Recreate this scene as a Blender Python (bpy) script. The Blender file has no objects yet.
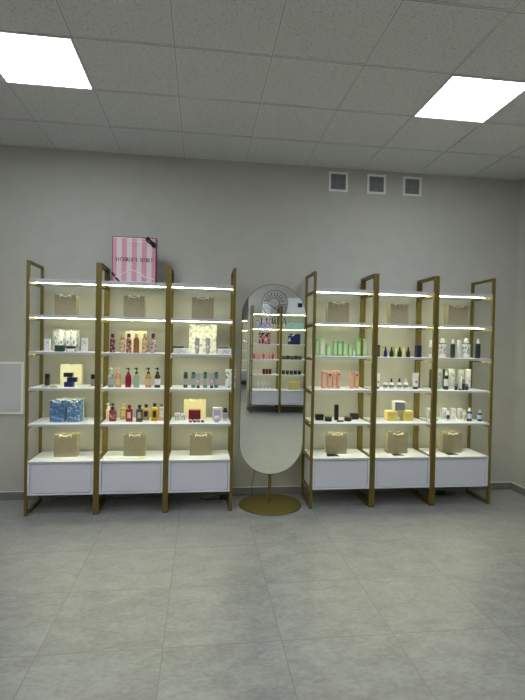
import bpy, bmesh, math, random
from mathutils import Vector, Matrix
random.seed(7)
S = bpy.context.scene
C = S.collection
PI = math.pi

# ---------------------------------------------------------------- camera
F, YAW, PIT, ROL, CD, CH = 477.56, 0.1286, -0.0169, 0.0198, 4.7597, 1.5402
cam_d = bpy.data.cameras.new('camera')
cam = bpy.data.objects.new('camera', cam_d); C.objects.link(cam); S.camera = cam
cam_d.sensor_fit = 'HORIZONTAL'; cam_d.sensor_width = 36.0; cam_d.lens = 36.0 * F / 525.0
cam_d.clip_start = 0.05
fw = Vector((math.sin(YAW) * math.cos(PIT), math.cos(YAW) * math.cos(PIT), math.sin(PIT)))
rt = Vector((math.cos(YAW), -math.sin(YAW), 0))
up = rt.cross(fw)
cx_ = math.cos(ROL) * rt + math.sin(ROL) * up
cy_ = -math.sin(ROL) * rt + math.cos(ROL) * up
m = Matrix((cx_, cy_, -fw)).transposed().to_4x4()
m.translation = Vector((0, -CD, CH))
cam.matrix_world = m

# ---------------------------------------------------------------- world, exposure
W = bpy.data.worlds.new('world'); S.world = W; W.use_nodes = True
W.node_tree.nodes['Background'].inputs[0].default_value = (0.5, 0.5, 0.5, 1)
W.node_tree.nodes['Background'].inputs[1].default_value = 0.0
S.view_settings.view_transform = 'Standard'
S.view_settings.look = 'None'
S.view_settings.exposure = 0.0
S.view_settings.gamma = 1.0
S.view_settings.use_curve_mapping = False
PANEL_STRENGTH = 18.5      # the square ceiling panels
STRIP_STRENGTH = 38.0      # the LED strips under the shelves
MIRROR_TILT, MIRROR_TURN = 0.44, 0.0

# ---------------------------------------------------------------- materials
def srgb(c):
    return tuple(((v / 255) / 12.92 if v / 255 <= 0.04045 else ((v / 255 + 0.055) / 1.055) ** 2.4) for v in c) + (1,)
MATS = {}
def mat(name, rgb, rough=0.5, metal=0.0, spec=0.5, trans=0.0, emit=None, estr=0.0, noise=0.0, nscale=40, bump=0.0, coat=0.0, alpha=None):
    if name in MATS: return MATS[name]
    M = bpy.data.materials.new(name); M.use_nodes = True
    nt = M.node_tree; b = nt.nodes['Principled BSDF']
    col = srgb(rgb)
    b.inputs['Base Color'].default_value = col
    b.inputs['Roughness'].default_value = rough
    b.inputs['Metallic'].default_value = metal
    b.inputs['Specular IOR Level'].default_value = spec
    b.inputs['Transmission Weight'].default_value = trans
    b.inputs['Coat Weight'].default_value = coat
    if emit:
        b.inputs['Emission Color'].default_value = tuple(emit) + (1,)
        b.inputs['Emission Strength'].default_value = estr
    if noise or bump:
        tc = nt.nodes.new('ShaderNodeTexCoord'); n = nt.nodes.new('ShaderNodeTexNoise')
        n.inputs['Scale'].default_value = nscale; n.inputs['Detail'].default_value = 4
        nt.links.new(tc.outputs['Object'], n.inputs['Vector'])
        if noise:
            r = nt.nodes.new('ShaderNodeMapRange')
            r.inputs['From Min'].default_value = 0.3; r.inputs['From Max'].default_value = 0.7
            r.inputs['To Min'].default_value = 1 - noise; r.inputs['To Max'].default_value = 1 + noise
            mx = nt.nodes.new('ShaderNodeVectorMath'); mx.operation = 'SCALE'
            mx.inputs[0].default_value = col[:3]
            nt.links.new(n.outputs['Fac'], r.inputs['Value']); nt.links.new(r.outputs[0], mx.inputs['Scale'])
            nt.links.new(mx.outputs[0], b.inputs['Base Color'])
        if bump:
            bp_ = nt.nodes.new('ShaderNodeBump'); bp_.inputs['Strength'].default_value = bump
            bp_.inputs['Distance'].default_value = 0.003
            nt.links.new(n.outputs['Fac'], bp_.inputs['Height']); nt.links.new(bp_.outputs[0], b.inputs['Normal'])
    MATS[name] = M
    return M

def patterned(name, base, others, scale=60, rough=0.4, kind='VORONOI', stretch=(1, 1, 1), thr=(0.45, 0.6)):
    """printed surface: patches of other colours on a base colour"""
    M = bpy.data.materials.new(name); M.use_nodes = True
    nt = M.node_tree; b = nt.nodes['Principled BSDF']; b.inputs['Roughness'].default_value = rough
    tc = nt.nodes.new('ShaderNodeTexCoord'); mp = nt.nodes.new('ShaderNodeMapping')
    mp.inputs['Scale'].default_value = stretch
    nt.links.new(tc.outputs['Object'], mp.inputs['Vector'])
    prev = None
    for i, c in enumerate(others):
        if kind == 'VORONOI':
            n = nt.nodes.new('ShaderNodeTexVoronoi'); n.inputs['Scale'].default_value = scale * (1 + 0.45 * i); o = n.outputs['Color']
            sp = nt.nodes.new('ShaderNodeSeparateColor'); nt.links.new(o, sp.inputs[0]); o = sp.outputs[i % 3]
        else:
            n = nt.nodes.new('ShaderNodeTexNoise'); n.inputs['Scale'].default_value = scale * (1 + 0.6 * i); n.inputs['Detail'].default_value = 3; o = n.outputs['Fac']
        nt.links.new(mp.outputs[0], n.inputs['Vector'])
        r = nt.nodes.new('ShaderNodeMapRange'); r.inputs['From Min'].default_value = thr[0] + 0.03 * i; r.inputs['From Max'].default_value = thr[1] + 0.03 * i
        nt.links.new(o, r.inputs['Value'])
        mx = nt.nodes.new('ShaderNodeMix'); mx.data_type = 'RGBA'
        nt.links.new(r.outputs[0], mx.inputs['Factor'])
        if prev is None: mx.inputs['A'].default_value = srgb(base)
        else: nt.links.new(prev, mx.inputs['A'])
        mx.inputs['B'].default_value = srgb(c); prev = mx.outputs['Result']
    nt.links.new(prev, b.inputs['Base Color'])
    MATS[name] = M
    return M

mat('wall', (184, 183, 176), 0.85, noise=0.035, nscale=6, bump=0.25)
mat('gold', (114, 99, 44), 0.42, metal=0.3, spec=0.5, noise=0.05, nscale=30)
mat('shelf', (226, 227, 238), 0.45, noise=0.01)
mat('grey_front', (188, 188, 198), 0.5)  # front faces of shelf boards and cabinet tops, greyer than the boards
mat('door_white', (216, 216, 229), 0.5, noise=0.01)
mat('gap', (90, 90, 96), 0.8)
mat('strip', (255, 250, 220), 0.5, emit=(0.985, 1.0, 0.61), estr=STRIP_STRENGTH)
mat('diffuser', (250, 252, 255), 0.4, emit=(0.92, 0.97, 1.0), estr=PANEL_STRENGTH)
mat('white', (232, 232, 236), 0.4)
mat('trimwhite', (234, 234, 231), 0.5, noise=0.01)
mat('panelgrey', (196, 199, 204), 0.45)
mat('vent_dark', (120, 120, 120), 0.8)
mat('grid', (216, 216, 214), 0.6)
mat('gridline', (160, 160, 158), 0.7)
mat('baseboard', (122, 121, 118), 0.5, noise=0.08, nscale=12)
mat('pad', (20, 20, 20), 0.7)
mat('cable', (22, 22, 20), 0.6)
mat('mirror', (236, 240, 238), 0.015, metal=1.0)
mat('decal', (38, 34, 28), 0.6)
mat('kraft', (156, 146, 119), 0.7, noise=0.06, nscale=25)
mat('rope', (248, 244, 228), 0.7)
mat('cream', (232, 226, 198), 0.65, noise=0.03)
mat('yellowbag', (232, 220, 176), 0.65, noise=0.03)
mat('paleblue', (190, 205, 215), 0.6, noise=0.03)
mat('palegrey', (200, 204, 206), 0.4)
mat('tubewhite', (240, 240, 244), 0.3)
mat('ink', (12, 12, 14), 0.9)
mat('dgreen', (18, 60, 44), 0.4); mat('silver', (176, 180, 186), 0.35, metal=0.3)
mat('black', (16, 15, 17), 0.35); mat('royal', (30, 48, 130), 0.4); mat('navy', (28, 36, 88), 0.4)
mat('navyk', (18, 20, 40), 0.4); mat('navyt', (22, 44, 56), 0.4); mat('umber', (60, 44, 34), 0.35)
mat('greyb', (128, 130, 134), 0.4); mat('greyd', (72, 72, 76), 0.5); mat('sage', (150, 176, 160), 0.4)
mat('dsage', (60, 84, 74), 0.4); mat('amber', (176, 112, 70), 0.25, trans=0.25); mat('beige', (206, 180, 140), 0.4)
mat('dplum', (70, 44, 58), 0.35); mat('clear', (222, 232, 222), 0.12, trans=0.55); mat('peach', (232, 176, 140), 0.25, trans=0.2)
mat('pink', (230, 182, 178), 0.4); mat('crimson', (150, 20, 44), 0.25); mat('dred', (96, 22, 30), 0.4)
mat('palegreen', (196, 212, 186), 0.2, trans=0.3); mat('amberb', (206, 166, 112), 0.25, trans=0.2)
mat('brown', (128, 56, 26), 0.25, trans=0.15); mat('palepink', (226, 196, 184), 0.3, trans=0.15)
mat('goldb', (196, 172, 104), 0.25, trans=0.2); mat('smoke', (98, 80, 86), 0.2, trans=0.2)
mat('yellow', (232, 186, 30), 0.25, trans=0.15); mat('palecard', (206, 222, 226), 0.5); mat('cardy', (230, 216, 140), 0.5)
mat('silverm', (170, 172, 176), 0.3, metal=0.5); mat('teal', (84, 142, 140), 0.3); mat('dteal', (56, 92, 96), 0.3)
mat('lavs', (178, 172, 192), 0.35, metal=0.2); mat('pinkp', (220, 120, 130), 0.4); mat('pinkd', (170, 90, 110), 0.4)
mat('violet', (112, 104, 150), 0.4); mat('lilac', (186, 176, 212), 0.4)
mat('greenb', (160, 202, 148), 0.5); mat('greenb2', (148, 194, 138), 0.5); mat('greenc', (192, 226, 172), 0.5)
mat('peachb', (222, 168, 148), 0.5); mat('peachp', (238, 188, 162), 0.5); mat('peachl', (234, 184, 164), 0.5); mat('brownsq', (120, 66, 44), 0.5)
mat('goldm', (196, 164, 84), 0.35, metal=0.6); mat('olive', (186, 184, 84), 0.5); mat('royald', (24, 28, 92), 0.3)
mat('dolive', (62, 62, 44), 0.5); mat('yellowb', (242, 222, 140), 0.5); mat('yellowc', (230, 202, 112), 0.5)
mat('greyviolet', (150, 148, 166), 0.5); mat('nteal', (26, 44, 58), 0.3); mat('bluenavy', (36, 62, 108), 0.3)
mat('ribbon', (20, 14, 18), 0.35); mat('vs_edge', (96, 44, 60), 0.4); mat('vs_text', (48, 26, 36), 0.8)
mat('mint', (176, 222, 212), 0.5); mat('dpinkbox', (150, 70, 90), 0.5); mat('rosebox', (226, 150, 150), 0.5)
mat('goldbox', (206, 190, 128), 0.5)
patterned('greyprint', (226, 228, 230), [(140, 146, 154), (186, 190, 196)], 90, 0.4, stretch=(1, 1, 0.5), thr=(0.5, 0.62))
patterned('paleprint', (228, 228, 236), [(186, 188, 204)], 80, 0.4, thr=(0.6, 0.7))
patterned('whiteprint', (236, 234, 226), [(196, 194, 184), (214, 210, 200)], 26, 0.5, 'NOISE', thr=(0.54, 0.58))
patterned('blueprint', (96, 140, 186), [(146, 178, 208), (76, 114, 162)], 36, 0.5, thr=(0.62, 0.68))
patterned('blueprint2', (102, 146, 190), [(180, 204, 222), (80, 118, 166)], 42, 0.5, thr=(0.66, 0.72))
patterned('plum', (74, 42, 58), [(200, 150, 160), (120, 66, 84)], 42, 0.3, 'NOISE', thr=(0.52, 0.56))
patterned('beigef', (214, 184, 146), [(126, 78, 62), (236, 214, 184)], 42, 0.3, 'NOISE', thr=(0.52, 0.56))
patterned('rosef', (140, 70, 84), [(222, 176, 172), (84, 36, 52)], 44, 0.3, 'NOISE', thr=(0.5, 0.54))
patterned('lilacf', (196, 164, 176), [(74, 38, 54), (226, 206, 204)], 40, 0.3, 'NOISE', thr=(0.5, 0.54))
patterned('foil', (226, 230, 232), [(150, 156, 160), (245, 245, 245)], 16, 0.25, 'NOISE', thr=(0.52, 0.57))
patterned('lilacprint', (196, 186, 214), [(150, 136, 176), (226, 220, 232)], 30, 0.5, thr=(0.6, 0.66))
patterned('pinkpic', (206, 130, 140), [(236, 206, 208), (60, 30, 40)], 18, 0.5, thr=(0.6, 0.66))
patterned('navypic', (28, 44, 96), [(216, 222, 236), (14, 18, 40)], 16, 0.5, thr=(0.66, 0.72))

def ceiling_mat():
    M = mat('ceiling_tile', (168, 168, 165), 0.9); nt = M.node_tree; b = nt.nodes['Principled BSDF']
    tc = nt.nodes.new('ShaderNodeTexCoord')
    v = nt.nodes.new('ShaderNodeTexNoise'); v.inputs['Scale'].default_value = 75; v.inputs['Detail'].default_value = 5; v.inputs['Roughness'].default_value = 0.75
    nt.links.new(tc.outputs['Object'], v.inputs['Vector'])
    r = nt.nodes.new('ShaderNodeValToRGB'); e = r.color_ramp.elements
    e[0].position = 0.34; e[0].color = srgb((168, 168, 166)); e[1].position = 0.47; e[1].color = srgb((214, 214, 212))
    nt.links.new(v.outputs['Fac'], r.inputs['Fac']); nt.links.new(r.outputs[0], b.inputs['Base Color'])
    bp_ = nt.nodes.new('ShaderNodeBump'); bp_.inputs['Strength'].default_value = 0.5; bp_.inputs['Distance'].default_value = 0.003
    nt.links.new(v.outputs['Fac'], bp_.inputs['Height']); nt.links.new(bp_.outputs[0], b.inputs['Normal'])
    return M
ceiling_mat()

def floor_mat():
    """grey stone-look porcelain tiles 0.60 m, thin joints, each tile slightly different in tone"""
    M = mat('floor_tile', (150, 151, 148), 0.5); nt = M.node_tree; b = nt.nodes['Principled BSDF']; L = nt.links.new
    tc = nt.nodes.new('ShaderNodeTexCoord'); sx = nt.nodes.new('ShaderNodeSeparateXYZ'); L(tc.outputs['Object'], sx.inputs[0])
    def math_(op, a, bv=None, cv=None):
        n = nt.nodes.new('ShaderNodeMath'); n.operation = op
        for i, q in enumerate((a, bv, cv)):
            if q is None: continue
            if isinstance(q, (int, float)): n.inputs[i].default_value = q
            else: L(q, n.inputs[i])
        return n.outputs[0]
    u = math_('DIVIDE', math_('ADD', sx.outputs[0], 0.202 + 12.0), 0.602)
    v = math_('DIVIDE', math_('ADD', sx.outputs[1], 1.184 + 0.586 * 30), 0.586)
    fu, fv = math_('FRACT', u), math_('FRACT', v)
    cu, cv = math_('FLOOR', u), math_('FLOOR', v)
    du = math_('SUBTRACT', 0.5, math_('ABSOLUTE', math_('SUBTRACT', fu, 0.5)))
    dv = math_('SUBTRACT', 0.5, math_('ABSOLUTE', math_('SUBTRACT', fv, 0.5)))
    dm = math_('MINIMUM', du, dv)
    joint = math_('LESS_THAN', dm, 0.0034)
    cb = nt.nodes.new('ShaderNodeCombineXYZ'); L(cu, cb.inputs[0]); L(cv, cb.inputs[1])
    wn = nt.nodes.new('ShaderNodeTexWhiteNoise'); L(cb.outputs[0], wn.inputs['Vector'])
    # the stone figure, offset tile by tile
    off = nt.nodes.new('ShaderNodeVectorMath'); off.operation = 'SCALE'; L(wn.outputs['Color'], off.inputs[0]); off.inputs['Scale'].default_value = 7.0
    ad = nt.nodes.new('ShaderNodeVectorMath'); ad.operation = 'ADD'; L(tc.outputs['Object'], ad.inputs[0]); L(off.outputs[0], ad.inputs[1])
    mp = nt.nodes.new('ShaderNodeMapping'); mp.inputs['Scale'].default_value = (1.0, 1.7, 1.0); L(ad.outputs[0], mp.inputs['Vector'])
    n1 = nt.nodes.new('ShaderNodeTexNoise'); n1.inputs['Scale'].default_value = 5.0; n1.inputs['Detail'].default_value = 9; n1.inputs['Roughness'].default_value = 0.62; n1.inputs['Distortion'].default_value = 0.4; L(mp.outputs[0], n1.inputs['Vector'])
    n2 = nt.nodes.new('ShaderNodeTexNoise'); n2.inputs['Scale'].default_value = 34; n2.inputs['Detail'].default_value = 5; L(mp.outputs[0], n2.inputs['Vector'])
    f = math_('ADD', math_('MULTIPLY', n1.outputs['Fac'], 0.6), math_('MULTIPLY', n2.outputs['Fac'], 0.40))
    f = math_('ADD', f, math_('MULTIPLY', math_('SUBTRACT', wn.outputs['Value'], 0.5), 0.05))
    r = nt.nodes.new('ShaderNodeValToRGB'); e = r.color_ramp.elements
    e[0].position = 0.36; e[0].color = srgb(FLOOR_DARK); e[1].position = 0.64; e[1].color = srgb(FLOOR_LIGHT)
    L(f, r.inputs['Fac'])
    mx = nt.nodes.new('ShaderNodeMix'); mx.data_type = 'RGBA'; L(joint, mx.inputs['Factor']); L(r.outputs[0], mx.inputs['A'])
    mx.inputs['B'].default_value = srgb((122, 122, 120)); L(mx.outputs['Result'], b.inputs['Base Color'])
    rr = nt.nodes.new('ShaderNodeMapRange'); rr.inputs['From Min'].default_value = 0.35; rr.inputs['From Max'].default_value = 0.65
    rr.inputs['To Min'].default_value = 0.28; rr.inputs['To Max'].default_value = 0.40; L(n1.outputs['Fac'], rr.inputs['Value']); L(rr.outputs[0], b.inputs['Roughness'])
    bp_ = nt.nodes.new('ShaderNodeBump'); bp_.inputs['Strength'].default_value = 0.15; bp_.inputs['Distance'].default_value = 0.002
    L(n2.outputs['Fac'], bp_.inputs['Height']); L(bp_.outputs[0], b.inputs['Normal'])
FLOOR_DARK, FLOOR_LIGHT = (132, 133, 132), (164, 164, 162)
floor_mat()

def stripes_mat():
    M = mat('vs_stripes', (240, 220, 225), 0.3); nt = M.node_tree; b = nt.nodes['Principled BSDF']; L = nt.links.new
    tc = nt.nodes.new('ShaderNodeTexCoord'); sx = nt.nodes.new('ShaderNodeSeparateXYZ'); L(tc.outputs['Object'], sx.inputs[0])
    a = nt.nodes.new('ShaderNodeMath'); a.operation = 'MULTIPLY_ADD'; L(sx.outputs[0], a.inputs[0]); a.inputs[1].default_value = 1 / 0.0888; a.inputs[2].default_value = 10.25
    fr = nt.nodes.new('ShaderNodeMath'); fr.operation = 'FRACT'; L(a.outputs[0], fr.inputs[0])
    lt = nt.nodes.new('ShaderNodeMath'); lt.operation = 'LESS_THAN'; L(fr.outputs[0], lt.inputs[0]); lt.inputs[1].default_value = 0.5
    mx = nt.nodes.new('ShaderNodeMix'); mx.data_type = 'RGBA'; L(lt.outputs[0], mx.inputs['Factor'])
    mx.inputs['A'].default_value = srgb((216, 205, 208)); mx.inputs['B'].default_value = srgb((212, 148, 168)); L(mx.outputs['Result'], b.inputs['Base Color'])
    b.inputs['Roughness'].default_value = 0.6
stripes_mat()

# ---------------------------------------------------------------- mesh helpers
def add_box(bm, x0, x1, y0, y1, z0, z1, mi=0):
    vs = [bm.verts.new((x, y, z)) for z in (z0, z1) for y in (y0, y1) for x in (x0, x1)]
    for f in ((0, 2, 3, 1), (4, 5, 7, 6), (0, 1, 5, 4), (2, 6, 7, 3), (0, 4, 6, 2), (1, 3, 7, 5)):
        bm.faces.new([vs[i] for i in f]).material_index = mi
    return vs
def bevel(bm, w, seg=2):
    bmesh.ops.bevel(bm, geom=list(bm.edges), offset=w, segments=seg, affect='EDGES', profile=0.5)
def add_lathe(bm, prof, n=20, cx=0, cy=0, sx=1, sy=1, mi=0, square=0.0):
    """prof: list of (r, z); square > 0 pushes the section to a rounded square"""
    rings = []
    for r, z in prof:
        ring = []
        for i in range(n):
            a = 2 * PI * i / n; c, s = math.cos(a), math.sin(a)
            if square:
                p = 2 + 6 * square; k = (abs(c) ** p + abs(s) ** p) ** (-1 / p)
            else: k = 1
            ring.append(bm.verts.new((cx + r * k * c * sx, cy + r * k * s * sy, z)))
        rings.append(ring)
    for a, b in zip(rings, rings[1:]):
        for i in range(n):
            bm.faces.new((a[i], a[(i + 1) % n], b[(i + 1) % n], b[i])).material_index = mi
    if prof[0][0] > 1e-5: bm.faces.new(rings[0][::-1]).material_index = mi
    if prof[-1][0] > 1e-5: bm.faces.new(rings[-1]).material_index = mi
def add_tube(bm, pts, r, n=8, mi=0):
    pts = [Vector(p) for p in pts]; rings = []
    for i, p in enumerate(pts):
        t = (pts[min(i + 1, len(pts) - 1)] - pts[max(i - 1, 0)]).normalized()
        ref = Vector((0, 1, 0)) if abs(t.y) < 0.9 else Vector((1, 0, 0))
        u = t.cross(ref).normalized(); v = t.cross(u)
        rings.append([bm.verts.new(p + r * (math.cos(2 * PI * k / n) * u + math.sin(2 * PI * k / n) * v)) for k in range(n)])
    for a, b in zip(rings, rings[1:]):
        for k in range(n): bm.faces.new((a[k], a[(k + 1) % n], b[(k + 1) % n], b[k])).material_index = mi
    bm.faces.new(rings[0][::-1]); bm.faces.new(rings[-1])
def mesh_of(name, bm, mats, smooth=False):
    bmesh.ops.recalc_face_normals(bm, faces=list(bm.faces))
    me = bpy.data.meshes.new(name); bm.to_mesh(me); bm.free()
    for q in (mats if isinstance(mats, (list, tuple)) else [mats]): me.materials.append(MATS[q])
    if smooth:
        for f in me.polygons: f.use_smooth = True
        try: me.set_sharp_from_angle(angle=math.radians(38))
        except Exception: pass
    return me
def part(name, bm, mats, parent=None, smooth=False):
    o = bpy.data.objects.new(name, mesh_of(name, bm, mats, smooth)); C.objects.link(o)
    if parent: o.parent = parent
    return o
def thing(name, label, cat, loc=(0, 0, 0), rotz=0, group=None):
    o = bpy.data.objects.new(name, None); C.objects.link(o); o.empty_display_size = 0.05
    o.location = loc; o.rotation_euler = (0, 0, rotz); o['label'] = label; o['category'] = cat
    if group: o['group'] = group
    return o
def tag(o, label, cat, group=None):
    o['label'] = label; o['category'] = cat
    if group: o['group'] = group
    return o
def struct(name, bm, mats):
    o = part(name, bm, mats); o['kind'] = 'structure'; return o
def copy_tree(o, parent=None):
    c = o.copy(); C.objects.link(c)
    if parent: c.parent = parent
    for ch in list(o.children): copy_tree(ch, c)
    return c
def B(): return bmesh.new()
def box_part(name, x0, x1, y0, y1, z0, z1, m_, parent, bev=0.0):
    bm = B(); add_box(bm, x0, x1, y0, y1, z0, z1)
    if bev: bevel(bm, bev)
    return part(name, bm, m_, parent)

# ---------------------------------------------------------------- the room
XL, XR, H = -3.45, 3.364, 3.326
YB, YP, XP = -11.2, -5.98, 0.99          # far back wall, face and free end of the partition behind the camera
T = 0.12
bm = B(); add_box(bm, XL - T, XR + T, YB - T, T, -0.12, 0); struct('floor', bm, 'floor_tile')
bm = B(); add_box(bm, XL - T, XR + T, 0, T, 0, H + 0.1); struct('wall_back', bm, 'wall')
bm = B(); add_box(bm, XR, XR + T, YB - T, 0, 0, H + 0.1); struct('wall_right', bm, 'wall')
bm = B(); add_box(bm, XL - T, XL, YB - T, 0, 0, H + 0.1); struct('wall_left', bm, 'wall')
bm = B(); add_box(bm, XL, XR, YB - T, YB, 0, H + 0.1); struct('wall_front', bm, 'wall')
bm = B(); add_box(bm, XP, XR, YP - T, YP, 0, H); struct('wall_partition', bm, 'wall')
# suspended ceiling: panels lying in a grid of T bars
GX, GY = -0.79, -0.567
LIGHTS = [(GX - 0.3, GY - 0.9), (GX + 2.7, GY - 0.9), (GX - 0.3, GY - 3.3), (GX + 2.7, GY - 3.3), (GX - 0.3, GY - 6.3), 
          (GX - 2.1, GY - 3.3), (GX - 2.1, GY - 6.3), (GX + 0.9, GY - 4.5), (GX - 0.3, GY - 8.7)]  # this row of entries: unseen panels added to brighten the lower wall
bm = B()
xs = [GX + 0.6 * k for k in range(-4, 7)]; ys = [GY - 0.6 * k for k in range(0, 20)]
xs = [XL] + [x for x in xs if XL + 0.02 < x < XR - 0.02] + [XR]; ys = [0] + [y for y in ys if y > YB + 0.02] + [YB]
for xa, xb in zip(xs, xs[1:]):
    for ya, yb in zip(ys, ys[1:]):
        cx, cy = (xa + xb) / 2, (ya + yb) / 2
        if any(abs(cx - lx) < 0.05 and abs(cy - ly) < 0.05 for lx, ly in LIGHTS): continue
        add_box(bm, xa + 0.002, xb - 0.002, yb + 0.002, ya - 0.002, H + 0.004, H + 0.02)
add_box(bm, XL, XR, YB, 0, H + 0.10, H + 0.16, 1)
for x in xs[1:-1]:
    add_box(bm, x - 0.012, x + 0.012, YB, 0, H, H + 0.0035, 1); add_box(bm, x - 0.0025, x + 0.0025, YB, 0, H - 0.001, H, 2)
for y in ys[1:-1]:
    add_box(bm, XL, XR, y - 0.012, y + 0.012, H + 0.0001, H + 0.0036, 1); add_box(bm, XL, XR, y - 0.0025, y + 0.0025, H - 0.0009, H + 0.0001, 2)
for a in ((XL, XR, -0.02, 0), (XL, XL + 0.02, YB, 0), (XR - 0.02, XR, YB, 0)): add_box(bm, a[0], a[1], a[2], a[3], H - 0.0005, H + 0.0035, 1)
struct('ceiling', bm, ['ceiling_tile', 'grid', 'gridline'])
# skirting tiles
for nm, a in (('baseboard_back', (XL, XR, -0.012, 0)), ('baseboard_right', (XR - 0.012, XR, YP, -0.012)), ('baseboard_left', (XL, XL + 0.012, YB, -0.012)),
              ('baseboard_partition', (XP, XR - 0.012, YP, YP + 0.012)), ('baseboard_front', (XL + 0.012, XR, YB, YB + 0.012))):
    bm = B(); add_box(bm, a[0], a[1], a[2], a[3], 0, 0.075)
    add_box(bm, a[0], a[1], a[2] + (0.004 if nm != 'baseboard_partition' and nm != 'baseboard_front' else 0), a[3], 0.075, 0.080, 1)
    struct(nm, bm, ['baseboard', 'trimwhite'])

# ceiling panels
PL = ['square ceiling light panel at the left edge, lit white', 'square ceiling light panel at upper right, lit white',
      'lit ceiling panel behind the camera, second row, middle column', 'lit ceiling panel behind the camera, second row, right column',
      'lit ceiling panel behind the camera, fourth row, middle column',
      'added fill light panel behind the camera, second row, by the left wall', 'added fill light panel behind the camera, fourth row, by the left wall',
      'added fill light panel behind the camera, third row, in the room middle', 'added fill light panel behind the camera, last row by the far wall']
def make_light():
    t = thing('ceiling_light', PL[0], 'ceiling light', (0, 0, H), 0, 'square lit ceiling panels')
    bm = B()
    for a in ((-.297, .297, -.297, -.283), (-.297, .297, .283, .297), (-.297, -.283, -.283, .283), (.283, .297, -.283, .283)): add_box(bm, a[0], a[1], a[2], a[3], -0.004, 0.010)
    part('frame', bm, 'white', t)
    box_part('diffuser', -.2825, .2825, -.2825, .2825, 0.0, 0.006, 'diffuser', t)
    return t
l0 = make_light()
for i, (x, y) in enumerate(LIGHTS):
    o = l0 if i == 0 else copy_tree(l0)
    o.location = (x, y, H); o['label'] = PL[i]

# wall vents
def make_vent():
    t = thing('wall_vent', '', 'vent', (0, 0, 0), 0, 'square wall vents under the ceiling')
    box_part('grille', -.085, .085, -.004, -.001, -.085, .085, 'vent_dark', t)
    bm = B()
    for a in ((-.1, .1, -.1, -.078), (-.1, .1, .078, .1), (-.1, -.078, -.078, .078), (.078, .1, -.078, .078)): add_box(bm, a[0], a[1], -.012, 0, a[2], a[3])
    part('frame', bm, 'trimwhite', t)
    bm = B(); add_box(bm, -.006, .006, -.010, -.0035, -.078, .078); add_box(bm, -.078, .078, -.0095, -.0035, -.006, .006)
    for k in range(-5, 6):
        if k: add_box(bm, -.078, .078, -.007, -.0035, k * .0135 - .0018, k * .0135 + .0018)
    part('cross_bar', bm, 'greyb', t)
    return t
v0 = make_vent()
for i, (x, z, l) in enumerate([(1.359, 3.184, 'leftmost of three square white wall vents under the ceiling'), (1.763, 3.184, 'middle of three square white wall vents under the ceiling'), (2.148, 3.184, 'rightmost of three square white wall vents under the ceiling')]):
    o = v0 if i == 0 else copy_tree(v0)
    o.location = (x, 0, z); o['label'] = l

# electrical cabinet door in the wall at the left edge
t = thing('access_panel', 'pale grey metal access panel on the wall left of the leftmost rack', 'access panel', (-1.93, 0, 1.06))
bm = B()
for a in ((-.275, .275, -.246, -.226), (-.275, .275, .226, .246), (-.275, -.255, -.226, .226), (.255, .275, -.226, .226)): add_box(bm, a[0], a[1], -.016, 0, a[2], a[3])
part('frame', bm, 'trimwhite', t)
o = box_part('door', -.251, .251, -.011, -.002, -.222, .222, 'panelgrey', t, 0.002)
bm = B(); add_lathe(bm, [(.011, 0), (.011, .004), (.007, .006)], 14); me_ = part('lock', bm, 'silver', o, True); me_.rotation_euler = (PI / 2, 0, 0); me_.location = (-.2, -.011, 0)

# ---------------------------------------------------------------- display racks
RW = 0.5965; ZS = [2.045, 1.737, 1.419, 1.105, 0.793]; ZC = 0.470; YF, YR, TB = -0.455, -0.070, 0.0238
def side_frame(x, parent):
    bm = B()
    add_box(bm, x - TB / 2, x + TB / 2, YF, YF + TB, 0.008, 2.2)
    add_box(bm, x - TB / 2, x + TB / 2, YR - TB, YR, 0.008, 2.2)
    add_box(bm, x - TB / 2, x + TB / 2, YF + TB, YR - TB, 2.2 - TB, 2.2)
    add_box(bm, x - TB / 2, x + TB / 2, YF + TB, YR - TB, 0.008, 0.008 + TB)
    for z in ZS: add_box(bm, x - TB / 2, x + TB / 2, YF + TB, YR - TB, z - 0.044, z - 0.0205)
    for z in (ZC - 0.03, 0.155): add_box(bm, x - TB / 2, x + TB / 2, YF + TB, YR - TB, z, z + 0.02)
    f = part('side_frame', bm, 'gold', parent)
    for y in (YF + TB / 2, YR - TB / 2):
        b2 = B(); add_lathe(b2, [(.010, 0), (.0125, .002), (.0125, .008)], 12, x, y); part('foot_pad', b2, 'pad', f)
    return f
def grey_front(bm):
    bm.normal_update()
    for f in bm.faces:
        if f.normal.y < -0.9: f.material_index = 1
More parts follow.
